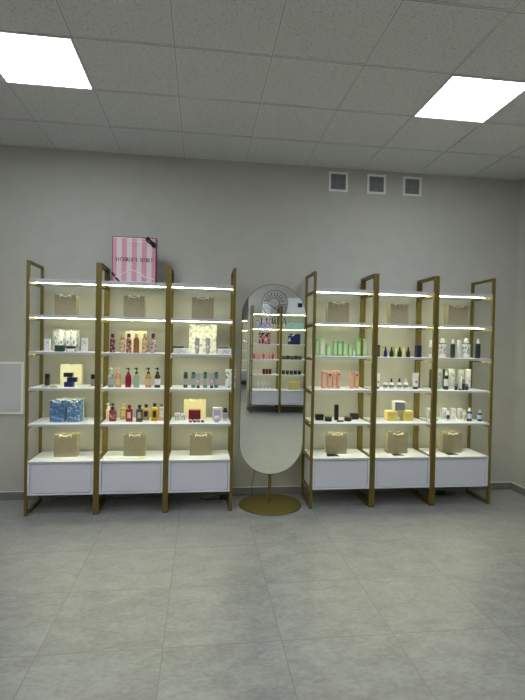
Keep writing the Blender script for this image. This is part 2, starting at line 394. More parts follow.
def make_rack():
    t = thing('display_rack', '', 'shelf')
    hw = RW / 2
    side_frame(-hw + TB / 2, t); side_frame(hw - TB / 2, t)
    for z in ZS:
        bm = B(); add_box(bm, -hw + TB, hw - TB, YF + 0.006, YR + 0.005, z - 0.020, z); bevel(bm, 0.0012, 1); grey_front(bm)
        s = part('shelf_board', bm, ['shelf', 'grey_front'], t)
        bm = B(); add_box(bm, -hw + TB + 0.004, hw - TB - 0.004, STRIP_Y - 0.008, STRIP_Y + 0.008, z - 0.0222, z - 0.0201)
        part('light_strip', bm, 'strip', s)
    # cabinet
    bm = B(); x0, x1 = -hw + TB, hw - TB
    add_box(bm, x0, x1, YF + 0.002, YR + 0.005, ZC - 0.020, ZC); bevel(bm, 0.0012, 1); grey_front(bm)
    part('cabinet_top', bm, ['shelf', 'grey_front'], t)
    bm = B()
    add_box(bm, x0, x0 + 0.018, YF + 0.006, YR, 0.177, ZC - 0.020); add_box(bm, x1 - 0.018, x1, YF + 0.006, YR, 0.177, ZC - 0.020)
    add_box(bm, x0 + 0.018, x1 - 0.018, YF + 0.006, YR, 0.177, 0.191); add_box(bm, x0 + 0.018, x1 - 0.018, YR - 0.008, YR, 0.191, ZC - 0.020)
    part('cabinet_body', bm, 'shelf', t)
    bm = B(); add_box(bm, x0 + 0.022, x1 - 0.022, YF + 0.010, YF + 0.028, 0.195, ZC - 0.025); bevel(bm, 0.001, 1)
    part('cabinet_door', bm, 'door_white', t)
    return t
STRIP_Y = -0.305
r0 = make_rack()
RX = [-1.186, -0.5895, 0.007, 1.322, 1.9215, 2.522]
RL = ['leftmost gold framed rack with white shelves, blue bags and green box', 'second gold framed rack from left, with pump bottles and pink box on top',
      'gold framed rack left of the mirror, with teal bottles and red box', 'gold framed rack right of the mirror, with green and peach cartons',
      'gold framed rack between two others right of mirror, with yellow cubes', 'rightmost gold framed rack, with white and navy bottles']
for i, x in enumerate(RX):
    o = r0 if i == 0 else copy_tree(r0)
    o.location = (x, 0, 0); o['label'] = RL[i]; o['group'] = 'gold and white display racks on the wall'
RB = [(XP + 0.032 + RW / 2, YP + 0.018, 'rack behind the camera, left in the mirror, with pink bottles'), (XP + 0.032 + RW * 1.5, YP + 0.018, 'rack behind the camera, right in the mirror, with black goods'),
      (1.2 + RW / 2, YB + 0.018, 'farthest rack behind the camera, a sliver at the mirror\'s left edge')]
for x, y, l in RB:
    o = copy_tree(r0); o.location = (x, y, 0); o.rotation_euler = (0, 0, PI); o['label'] = l; o['group'] = 'display racks behind the camera'

# ---------------------------------------------------------------- stroke lettering
GL = {'V': [(0, 1, .5, 0, .16), (.5, 0, 1, 1, .07)], 'I': [(.5, 0, .5, 1, .16)], 'T': [(.5, 0, .5, 1, .16), (0, 1, 1, 1, .07)],
      'R': [(.12, 0, .12, 1, .16), (.12, 1, .6, 1, .07), (.6, 1, .82, .76, .12), (.82, .76, .6, .52, .12), (.6, .52, .12, .52, .07), (.5, .52, .95, 0, .14)],
      'A': [(0, 0, .5, 1, .07), (.5, 1, 1, 0, .16), (.2, .36, .8, .36, .07)], 'E': [(.15, 0, .15, 1, .16), (.15, 1, .85, 1, .07), (.15, .52, .7, .52, .07), (.15, 0, .85, 0, .07)],
      'L': [(.15, 0, .15, 1, .16), (.15, 0, .85, 0, .07)], 'M': [(.05, 0, .12, 1, .07), (.12, 1, .5, 0, .16), (.5, 0, .88, 1, .07), (.88, 1, .95, 0, .16)],
      'U': [(.12, 1, .12, .3, .16), (.12, .3, .35, .02, .12), (.35, .02, .65, .02, .08), (.65, .02, .88, .3, .07), (.88, .3, .88, 1, .07)],
      'S': [(.85, .84, .6, 1, .08), (.6, 1, .35, 1, .08), (.35, 1, .14, .78, .12), (.14, .78, .3, .56, .14), (.3, .56, .7, .44, .16), (.7, .44, .86, .22, .14), (.86, .22, .62, 0, .1), (.62, 0, .35, 0, .08), (.35, 0, .12, .18, .08)],
      "'": [(.5, 1, .5, .74, .14)], '-': [(0, .5, 1, .5, .05)], '.': [(.42, .5, .58, .5, .14)]}
def arc(cx, cy, rx, ry, a0, a1, n, w):
    p = [(cx + rx * math.cos(math.radians(a0 + (a1 - a0) * i / n)), cy + ry * math.sin(math.radians(a0 + (a1 - a0) * i / n))) for i in range(n + 1)]
    return [(p[i][0], p[i][1], p[i + 1][0], p[i + 1][1], w) for i in range(n)]
GL['O'] = arc(.5, .5, .44, .5, 0, 360, 16, .11); GL['C'] = arc(.55, .5, .46, .5, 45, 315, 12, .11)
def stroke(bm, x0, z0, x1, z1, w, y, th=0.0008):
    d = Vector((x1 - x0, z1 - z0)); L_ = d.length
    if L_ < 1e-7: return
    d /= L_; n = Vector((-d.y, d.x)) * w / 2; d *= w * 0.25
    q = [(x0 - d.x + n.x, z0 - d.y + n.y), (x1 + d.x + n.x, z1 + d.y + n.y), (x1 + d.x - n.x, z1 + d.y - n.y), (x0 - d.x - n.x, z0 - d.y - n.y)]
    f = [bm.verts.new((a, y - th, b)) for a, b in q]; k = [bm.verts.new((a, y, b)) for a, b in q]
    bm.faces.new(f); bm.faces.new(k[::-1])
    for i in range(4): bm.faces.new((f[i], k[i], k[(i + 1) % 4], f[(i + 1) % 4]))
def write(bm, text, x0, x1, z, h, y, cw=0.72, bold=1.0):
    adv = (x1 - x0) / len(text); w = adv * cw
    for i, ch in enumerate(text):
        if ch == ' ': continue
        ox = x0 + adv * (i + 0.5) - w / 2
        for a in GL[ch]: stroke(bm, ox + a[0] * w, z + a[1] * h, ox + a[2] * w, z + a[3] * h, a[4] * h * bold, y)

# ---------------------------------------------------------------- standing pill mirror
mt = thing('standing_mirror', 'tall pill shaped mirror on a round gold base between the racks', 'mirror', (0.676, -0.308, 0))
bm = B(); add_lathe(bm, [(.289, 0), (.294, .003), (.294, .009), (.291, .012), (.020, .013)], 72); part('base_plate', bm, 'gold', mt, True)
MX = Matrix.Translation((0.002, -0.004, 1.187)) @ Matrix.Rotation(math.radians(0.2), 4, 'Y') @ Matrix.Rotation(math.radians(MIRROR_TILT), 4, 'X') @ Matrix.Rotation(math.radians(MIRROR_TURN), 4, 'Z')
def pill(hw, hh, n=40):
    p = []
    for i in range(n + 1): a = PI * i / n; p.append((hw * math.cos(a), hh - hw + hw * math.sin(a)))
    for i in range(n + 1): a = PI + PI * i / n; p.append((hw * math.cos(a), -(hh - hw) + hw * math.sin(a)))
    return p
def prism(bm, outline, y0, y1):
    f = [bm.verts.new((x, y0, z)) for x, z in outline]; k = [bm.verts.new((x, y1, z)) for x, z in outline]
    bm.faces.new(f); bm.faces.new(k[::-1]); n = len(f)
    for i in range(n): bm.faces.new((f[i], k[i], k[(i + 1) % n], f[(i + 1) % n]))
bm = B(); prism(bm, pill(.3035, .897), -0.006, 0.012); bmesh.ops.transform(bm, matrix=MX, verts=bm.verts); part('mirror_frame', bm, 'decal', mt)
bm = B(); prism(bm, pill(.300, .8935), -0.0085, -0.0062); bmesh.ops.transform(bm, matrix=MX, verts=bm.verts); glass = part('mirror_glass', bm, 'mirror', mt)
bm = B()
yy = -0.0087; lx, lz, lr = 0.002, 0.716, 0.123
seg = []
for a in arc(lx, lz, lr, lr, 0, 360, 64, .0042): seg.append(a)
for a in arc(lx - .008, lz + .004, .050, .050, -38, 218, 28, .0042): seg.append(a)
for i in range(9):
    an = math.radians(14 + i * 19); seg.append((lx - .008 + .062 * math.cos(an), lz + .004 + .062 * math.sin(an), lx - .008 + .097 * math.cos(an), lz + .004 + .097 * math.sin(an), .0055))
for a in [(-.123, .0, -.06, -.004), (-.06, -.004, -.045, -.018), (-.045, -.018, .02, -.06), (.02, -.06, .065, -.092), (-.012, -.048, .045, -.012), (.045, -.012, .10, -.004), (.10, -.004, .122, 0)]:
    seg.append((lx + a[0], lz + a[1], lx + a[2], lz + a[3], .0045))
for a in seg: stroke(bm, a[0], a[1], a[2], a[3], a[4], yy, 0.0006)
bmesh.ops.transform(bm, matrix=MX, verts=bm.verts); part('sun_emblem', bm, 'decal', glass)
bm = B(); write(bm, 'LUMEA', -0.134, 0.120, 0.522, 0.058, yy, 0.70, 0.85)
stroke(bm, -.168, .551, -.146, .551, .004, yy); stroke(bm, .130, .551, .165, .551, .004, yy)
bmesh.ops.transform(bm, matrix=MX, verts=bm.verts); part('lettering', bm, 'decal', glass)
bm = B(); add_tube(bm, [(-0.004, 0.016, 0.012), (-0.004, 0.016, 0.32)], 0.0145, 20)
add_tube(bm, [(-0.004, 0.016, 0.31), (-0.004, 0.016, 1.5)], 0.0145, 20); part('pole', bm, 'gold', mt, True)
bm = B(); add_lathe(bm, [(.026, .0125), (.026, .020), (.016, .026)], 24, -0.004, 0.016); part('pole_collar', bm, 'gold', mt, True)

# ---------------------------------------------------------------- goods: one builder per kind, origin at the middle of the underside
def g_bag(t, w, h, d, cols, k):
    body, rope = cols[0], cols[1]
    bm = B(); hw, hd, th = w / 2, d / 2, 0.0012
    def ring(z, e, dip=0.0):
        return [bm.verts.new(q) for q in ((-hw + e, -hd + e, z), (hw - e, -hd + e, z), (hw - e, 0, z), (hw - e, hd - e, z), (-hw + e, hd - e, z), (-hw + e, 0, z))]
    o1 = ring(0, 0.0005); o2 = ring(h * .5, 0); o3 = ring(h, 0); i3 = ring(h, th); i1 = ring(0.002, th)
    for v, sx in ((o2[2], -1), (o2[5], 1)): v.co.x += sx * d * .04            # creased gussets
    for v, sx in ((o3[2], -1), (o3[5], 1), (i3[2], -1), (i3[5], 1)): v.co.x += sx * d * .16
    for a, b in ((o1, o2), (o2, o3), (o3, i3), (i3, i1)):
        for i in range(6): bm.faces.new((a[i], a[(i + 1) % 6], b[(i + 1) % 6], b[i]))
    bm.faces.new(o1[::-1]); bm.faces.new(i1)
    part('bag_body', bm, body, t)
    for y in (-hd - .0035, hd + .0035):
        bm = B(); s = w * .24; n_ = 14
        pts = [(-s, y, h - .022), (-s, y, h + .004)]
        for i in range(1, n_):
            a = i / n_; c = math.cos(PI * (a - .5)); pts.append((-s + 2 * s * a, y, h + .006 - .020 * c ** .8))
        pts += [(s, y, h + .004), (s, y, h - .022)]
        add_tube(bm, pts, 0.0030, 6); part('handle', bm, rope, t, True)
def g_box(t, w, h, d, cols, k):
    bm = B(); add_box(bm, -w / 2, w / 2, -d / 2, d / 2, 0, h); bevel(bm, min(.0015, w * .05), 1); part('carton_body', bm, cols[0], t)
    f = -d / 2 - .0004
    if k.get('sq'):
        bm = B(); add_box(bm, -w * .28, w * .28, f, f + .0005, h * .76, h * .76 + w * .56); part('brown_square', bm, cols[1], t)
        bm = B(); add_box(bm, -w * .3, w * .3, f, f + .0005, h * .1, h * .13); part('print', bm, 'brownsq', t)
    else:
        bm = B(); e1, e2, e3 = (.47, .03, .97) if k.get('full') else (.36, .14, .82); add_box(bm, -w * e1, w * e1, f, f + .0005, h * e2, h * e3)
        part('front_panel', bm, cols[1], t)
    bm = B(); add_box(bm, -w / 2 + .001, w / 2 - .001, -d / 2 + .001, d / 2 - .001, h, h + .0008); part('lid_flap', bm, cols[0], t)
def g_mist(t, w, h, d, cols, k):
    r = w / 2 * .96; bm = B()
    add_lathe(bm, [(r * .92, 0), (r, h * .02), (r, h * .68), (r * .9, h * .73), (r * .55, h * .775), (r * .5, h * .80)], 20); part('bottle_body', bm, cols[0], t, True)
    bm = B(); add_lathe(bm, [(r * .62, h * .80), (r * .64, h * .81), (r * .64, h * .985), (r * .56, h)], 20); part('cap', bm, cols[1], t, True)
def g_pump(t, w, h, d, cols, k):
    r = w / 2 * .98; bm = B()
    add_lathe(bm, [(r * .9, 0), (r, h * .02), (r, h * .55), (r * .86, h * .62), (r * .45, h * .675), (r * .42, h * .69)], 20, square=.25, sy=.8); part('bottle_body', bm, cols[0], t, True)
    bm = B(); add_lathe(bm, [(r * .5, h * .69), (r * .52, h * .70), (r * .52, h * .77), (r * .3, h * .79), (r * .16, h * .80), (r * .16, h * .9)], 16)
    add_lathe(bm, [(r * .3, h * .9), (r * .42, h * .92), (r * .42, h * .99), (r * .34, h)], 16)
    add_tube(bm, [(0, 0, h * .96), (-r * .6, 0, h * .965), (-r * .98, 0, h * .93)], r * .13, 8); part('pump', bm, cols[1], t, True)
    bm = B(); add_lathe(bm, [(r * 1.01, h * .14), (r * 1.012, h * .145), (r * 1.012, h * .44), (r * 1.01, h * .445)], 20, square=.25, sy=.8); part('label', bm, cols[2], t, True)
def g_gel(t, w, h, d, cols, k):
    r = w / 2; bm = B()
    add_lathe(bm, [(r * .93, 0), (r, h * .03), (r, h * .66), (r * .93, h * .73), (r * .5, h * .775), (r * .38, h * .79), (r * .38, h * .80)], 24, square=.7, sy=.68); part('bottle_body', bm, cols[0], t, True)
    bm = B(); add_lathe(bm, [(r * .44, h * .80), (r * .58, h * .99), (r * .54, h)], 20); part('cap', bm, cols[1], t, True)
    bm = B(); add_box(bm, -r * .55, r * .55, -r * .68 - .0008, -r * .68 + .001, h * .22, h * .58); part('label', bm, cols[2], t)
def g_spray(t, w, h, d, cols, k):
    r = w / 2; c = k.get('cap', .14); bm = B()
    sy = 1 if w < .045 else d / w
    add_lathe(bm, [(r * .93, 0), (r, h * .015), (r, h * (.96 - c)), (r * .8, h * (.985 - c)), (r * .6, h * (1 - c))], 20, sy=sy); part('bottle_body', bm, cols[0], t, True)
    rc = .93 if c in (.14, .35) else .6
    bm = B(); add_lathe(bm, [(r * rc, h * (1 - c)), (r * rc, h * (1 - c * .45)), (r * rc * .72, h * (1 - c * .35)), (r * rc * .7, h)], 18, sy=sy); part('cap', bm, cols[1], t, True)
    bm = B(); add_lathe(bm, [(r * 1.01, h * .2), (r * 1.02, h * .205), (r * 1.02, h * .58), (r * 1.01, h * .585)], 20, sy=sy); part('label', bm, cols[2], t, True)
    if w > .055:
        bm = B(); add_lathe(bm, [(r * .97, h * .70), (r * 1.02, h * .705), (r * 1.02, h * .74), (r * .97, h * .745)], 20, sy=sy); part('neck_ring', bm, 'greyd', t, True)
def g_dropper(t, w, h, d, cols, k):
    r = w / 2; bm = B()
    add_lathe(bm, [(r * .94, 0), (r, h * .03), (r, h * .5), (r * .85, h * .58), (r * .42, h * .64), (r * .42, h * .66)], 18); part('bottle_body', bm, cols[0], t, True)
    bm = B(); add_lathe(bm, [(r * .52, h * .66), (r * .52, h * .78), (r * .34, h * .79), (r * .36, h * .93), (r * .2, h)], 16); part('dropper_cap', bm, cols[1], t, True)
    if cols[0] == 'white':
        bm = B(); add_lathe(bm, [(r * 1.0, h * .18), (r * 1.015, h * .19), (r * 1.015, h * .40), (r * 1.0, h * .41)], 18); part('label', bm, 'greyb', t, True)
def g_tube(t, w, h, d, cols, k):
    r = w / 2; bm = B(); n = 20; rings = []
    for s in range(7):
        a = s / 6; z = h * (.16 + .84 * a); rx = r * (.74 + .26 * a); ry = r * .74 * (1 - a) + .0012
        rings.append([bm.verts.new((rx * math.cos(2 * PI * i / n), ry * math.sin(2 * PI * i / n), z)) for i in range(n)])
    for a, b in zip(rings, rings[1:]):
        for i in range(n): bm.faces.new((a[i], a[(i + 1) % n], b[(i + 1) % n], b[i]))
    bm.faces.new(rings[0][::-1]); bm.faces.new(rings[-1]); b_ = part('tube_body', bm, cols[0], t, True)
    bm = B(); add_box(bm, -r, r, -.0022, .0022, h * .94, h * 1.0); part('crimp', bm, cols[0], b_)
    bm = B(); add_lathe(bm, [(r * .66, 0), (r * .68, .001), (r * .68, h * .15), (r * .6, h * .16)], 18); part('cap', bm, cols[1], t, True)
    bm = B(); add_box(bm, -r * .3, r * .3, -r * .60, -r * .5, h * .38, h * .52)
    o = part('label', bm, cols[2], t)
def g_jar(t, w, h, d, cols, k):
    r = w / 2; bm = B(); add_lathe(bm, [(r * .9, 0), (r, h * .06), (r, h * .55), (r * .9, h * .6)], 20); part('jar_body', bm, cols[0], t, True)
    bm = B(); add_lathe(bm, [(r * 1.0, h * .6), (r * 1.02, h * .63), (r * 1.02, h * .95), (r * .96, h)], 20); part('lid', bm, cols[1], t, True)
def g_lying(t, w, h, d, cols, k):
    r = min(h, d) / 2; bm = B(); L_ = w / 2
    add_tube(bm, [(-L_, 0, r), (-L_ * .96, 0, r), (L_ * .45, 0, r)], r, 14); part('barrel', bm, cols[0], t, True)
    bm = B(); add_tube(bm, [(L_ * .45, 0, r), (L_, 0, r)], r * .8, 14); part('cap', bm, cols[1], t, True)
def g_sachet(t, w, h, d, cols, k):
    bm = B(); n = 8; g = []
    for s in (1, 0):
        g.append([[bm.verts.new((-w / 2 + w * i / n, -d / 2 + d * j / n, .0012 + s * .008 * (math.sin(PI * i / n) * math.sin(PI * j / n)) ** .6 + (.0006 if s else 0))) for i in range(n + 1)] for j in range(n + 1)])
    for s in (0, 1):
        for j in range(n):
            for i in range(n): bm.faces.new((g[s][j][i], g[s][j][i + 1], g[s][j + 1][i + 1], g[s][j + 1][i]))
    for i in range(n):
        bm.faces.new((g[0][0][i], g[0][0][i + 1], g[1][0][i + 1], g[1][0][i])); bm.faces.new((g[0][n][i], g[0][n][i + 1], g[1][n][i + 1], g[1][n][i]))
        bm.faces.new((g[0][i][0], g[0][i + 1][0], g[1][i + 1][0], g[1][i][0])); bm.faces.new((g[0][i][n], g[0][i + 1][n], g[1][i + 1][n], g[1][i][n]))
    part('packet', bm, cols[0], t, True)
    bm = B(); add_box(bm, -w * .28, w * .28, -d * .2, d * .2, .0095, .0103); part('label', bm, cols[1], t)
def g_leaflet(t, w, h, d, cols, k):
    bm = B(); n = 10; a = [[bm.verts.new((-w / 2 + w * i / n, y, .0006 + z + .0022 * math.sin(PI * i / n))) for i in range(n + 1)] for y, z in ((-d / 2, 0), (d / 2, 0), (-d / 2, .0012), (d / 2, .0012))]
    for i in range(n):
        for p, q in ((0, 1), (2, 3), (0, 2), (1, 3)): bm.faces.new((a[p][i], a[p][i + 1], a[q][i + 1], a[q][i]))
    for i in (0, n): bm.faces.new((a[0][i], a[1][i], a[3][i], a[2][i]))
    part('sheet', bm, cols[0], t)
    bm = B(); add_box(bm, w * .2, w * .42, -d * .35, d * .35, .0036, .0042); part('printed_patch', bm, cols[1], t)
def g_pouch(t, w, h, d, cols, k):
    bm = B(); n, mm = 12, 14; rings = []; rnd = random.Random(3)
    for s in range(mm + 1):
        a = s / mm; dd = d / 2 * (1 - a) ** .7 + .002; z = h * a
        rings.append([bm.verts.new((w / 2 * (1 - .1 * math.sin(PI * a)) * (math.cos(2 * PI * i / 16)) + rnd.uniform(-.002, .002), dd * math.sin(2 * PI * i / 16) + rnd.uniform(-.003, .003) * (a > 0), z)) for i in range(16)])
    for a, b in zip(rings, rings[1:]):
        for i in range(16): bm.faces.new((a[i], a[(i + 1) % 16], b[(i + 1) % 16], b[i]))
    bm.faces.new(rings[0][::-1]); bm.faces.new(rings[-1]); part('packet', bm, cols[0], t)
    bm = B(); add_box(bm, -w / 2, w / 2, -.003, .003, h * .95, h * 1.0); part('sealed_edge', bm, cols[1], t)
def g_vs(t, w, h, d, cols, k):
    bm = B(); add_box(bm, -w / 2, w / 2, -d / 2, d / 2, 0, h); bevel(bm, .002, 1); part('carton_body', bm, 'vs_edge', t)
    f = -d / 2
    bm = B(); add_box(bm, -w / 2 + .007, w / 2 - .007, f - .0014, f, .007, h - .007); fr = part('striped_front', bm, 'vs_stripes', t)
    bm = B(); write(bm, "VICTORIA'S SECRET", -w / 2 + .03, w / 2 - .03, h * .475, .033, f - .0016, .80, 1.15); part('lettering', bm, 'vs_text', fr)
    bm = B()
    def band(x0, z0, x1, z1, wd, y): stroke(bm, x0, z0, x1, z1, wd, y, .001)
    band(-w / 2 + .002, h * .22, -w / 2 + w * .19, .004, .018, f - .0018); band(w / 2 - w * .2, h - .004, w / 2 - .002, h * .80, .012, f - .0018)
    part('ribbon', bm, 'ribbon', t)
    bm = B(); bx, bz = w / 2 - w * .13, h * .90
    for s in (1, -1):
        for dz in (.6, -.25):
            pts = [(bx + s * .052 * math.sin(PI * q / 10) * (1 if q < 6 else .8), f - .006 - .006 * math.sin(PI * q / 10), bz + dz * .028 * q / 10 * s * -1 + s * -.012 * math.sin(2 * PI * q / 10)) for q in range(11)]
            add_tube(bm, [(bx + (p[0] - bx) * .74 + (p[2] - bz) * .67, p[1], bz - (p[0] - bx) * .67 + (p[2] - bz) * .74) for p in pts], .0062, 8)
    add_lathe(bm, [(.0, bz - .008), (.009, bz - .004), (.009, bz + .004), (.0, bz + .008)], 12, bx, f - .008)
    part('bow', bm, 'ribbon', t, True)
    # clear wrap: welded seams and a creased fold across the lower front
    bm = B()
    n = 26; pts = []
    for i in range(n + 1):
        a = i / n; x = -w / 2 + .03 + (w - .05) * a; z = .045 + .075 * math.exp(-((a - .42) / .30) ** 2) + (.010 if .6 < a < .7 else 0)
        pts.append((x, f - .0042, z))
    add_tube(bm, pts, .0040, 6); part('wrap_crease', bm, 'wrapfilm', t, True)
    bm = B(); add_tube(bm, [(-w / 2 + .012, f - .003, h - .010), (w * .1, f - .003, h - .010), (w * .3, f - .003, h - .018)], .0026, 6); part('wrap_crease', bm, 'wrapfilm', t, True)
    bm = B(); add_tube(bm, [(-w * .16, f - .003, h - .038), (w * .36, f - .003, h - .040)], .0022, 6); part('wrap_crease', bm, 'wrapfilm', t, True)
    bm = B(); add_tube(bm, [(-w * .3, f - .003, .018), (w * .42, f - .003, .022)], .0014, 6)
    part('wrap_crease', bm, 'wrapfilm', t, True)
mat('wrapfilm', (250, 244, 248), 0.12, coat=0.5)
KIND = dict(bag=g_bag, box=g_box, mist=g_mist, pump=g_pump, gel=g_gel, spray=g_spray, dropper=g_dropper, tube=g_tube, jar=g_jar, lying=g_lying, sachet=g_sachet, leaflet=g_leaflet, pouch=g_pouch, vs=g_vs)
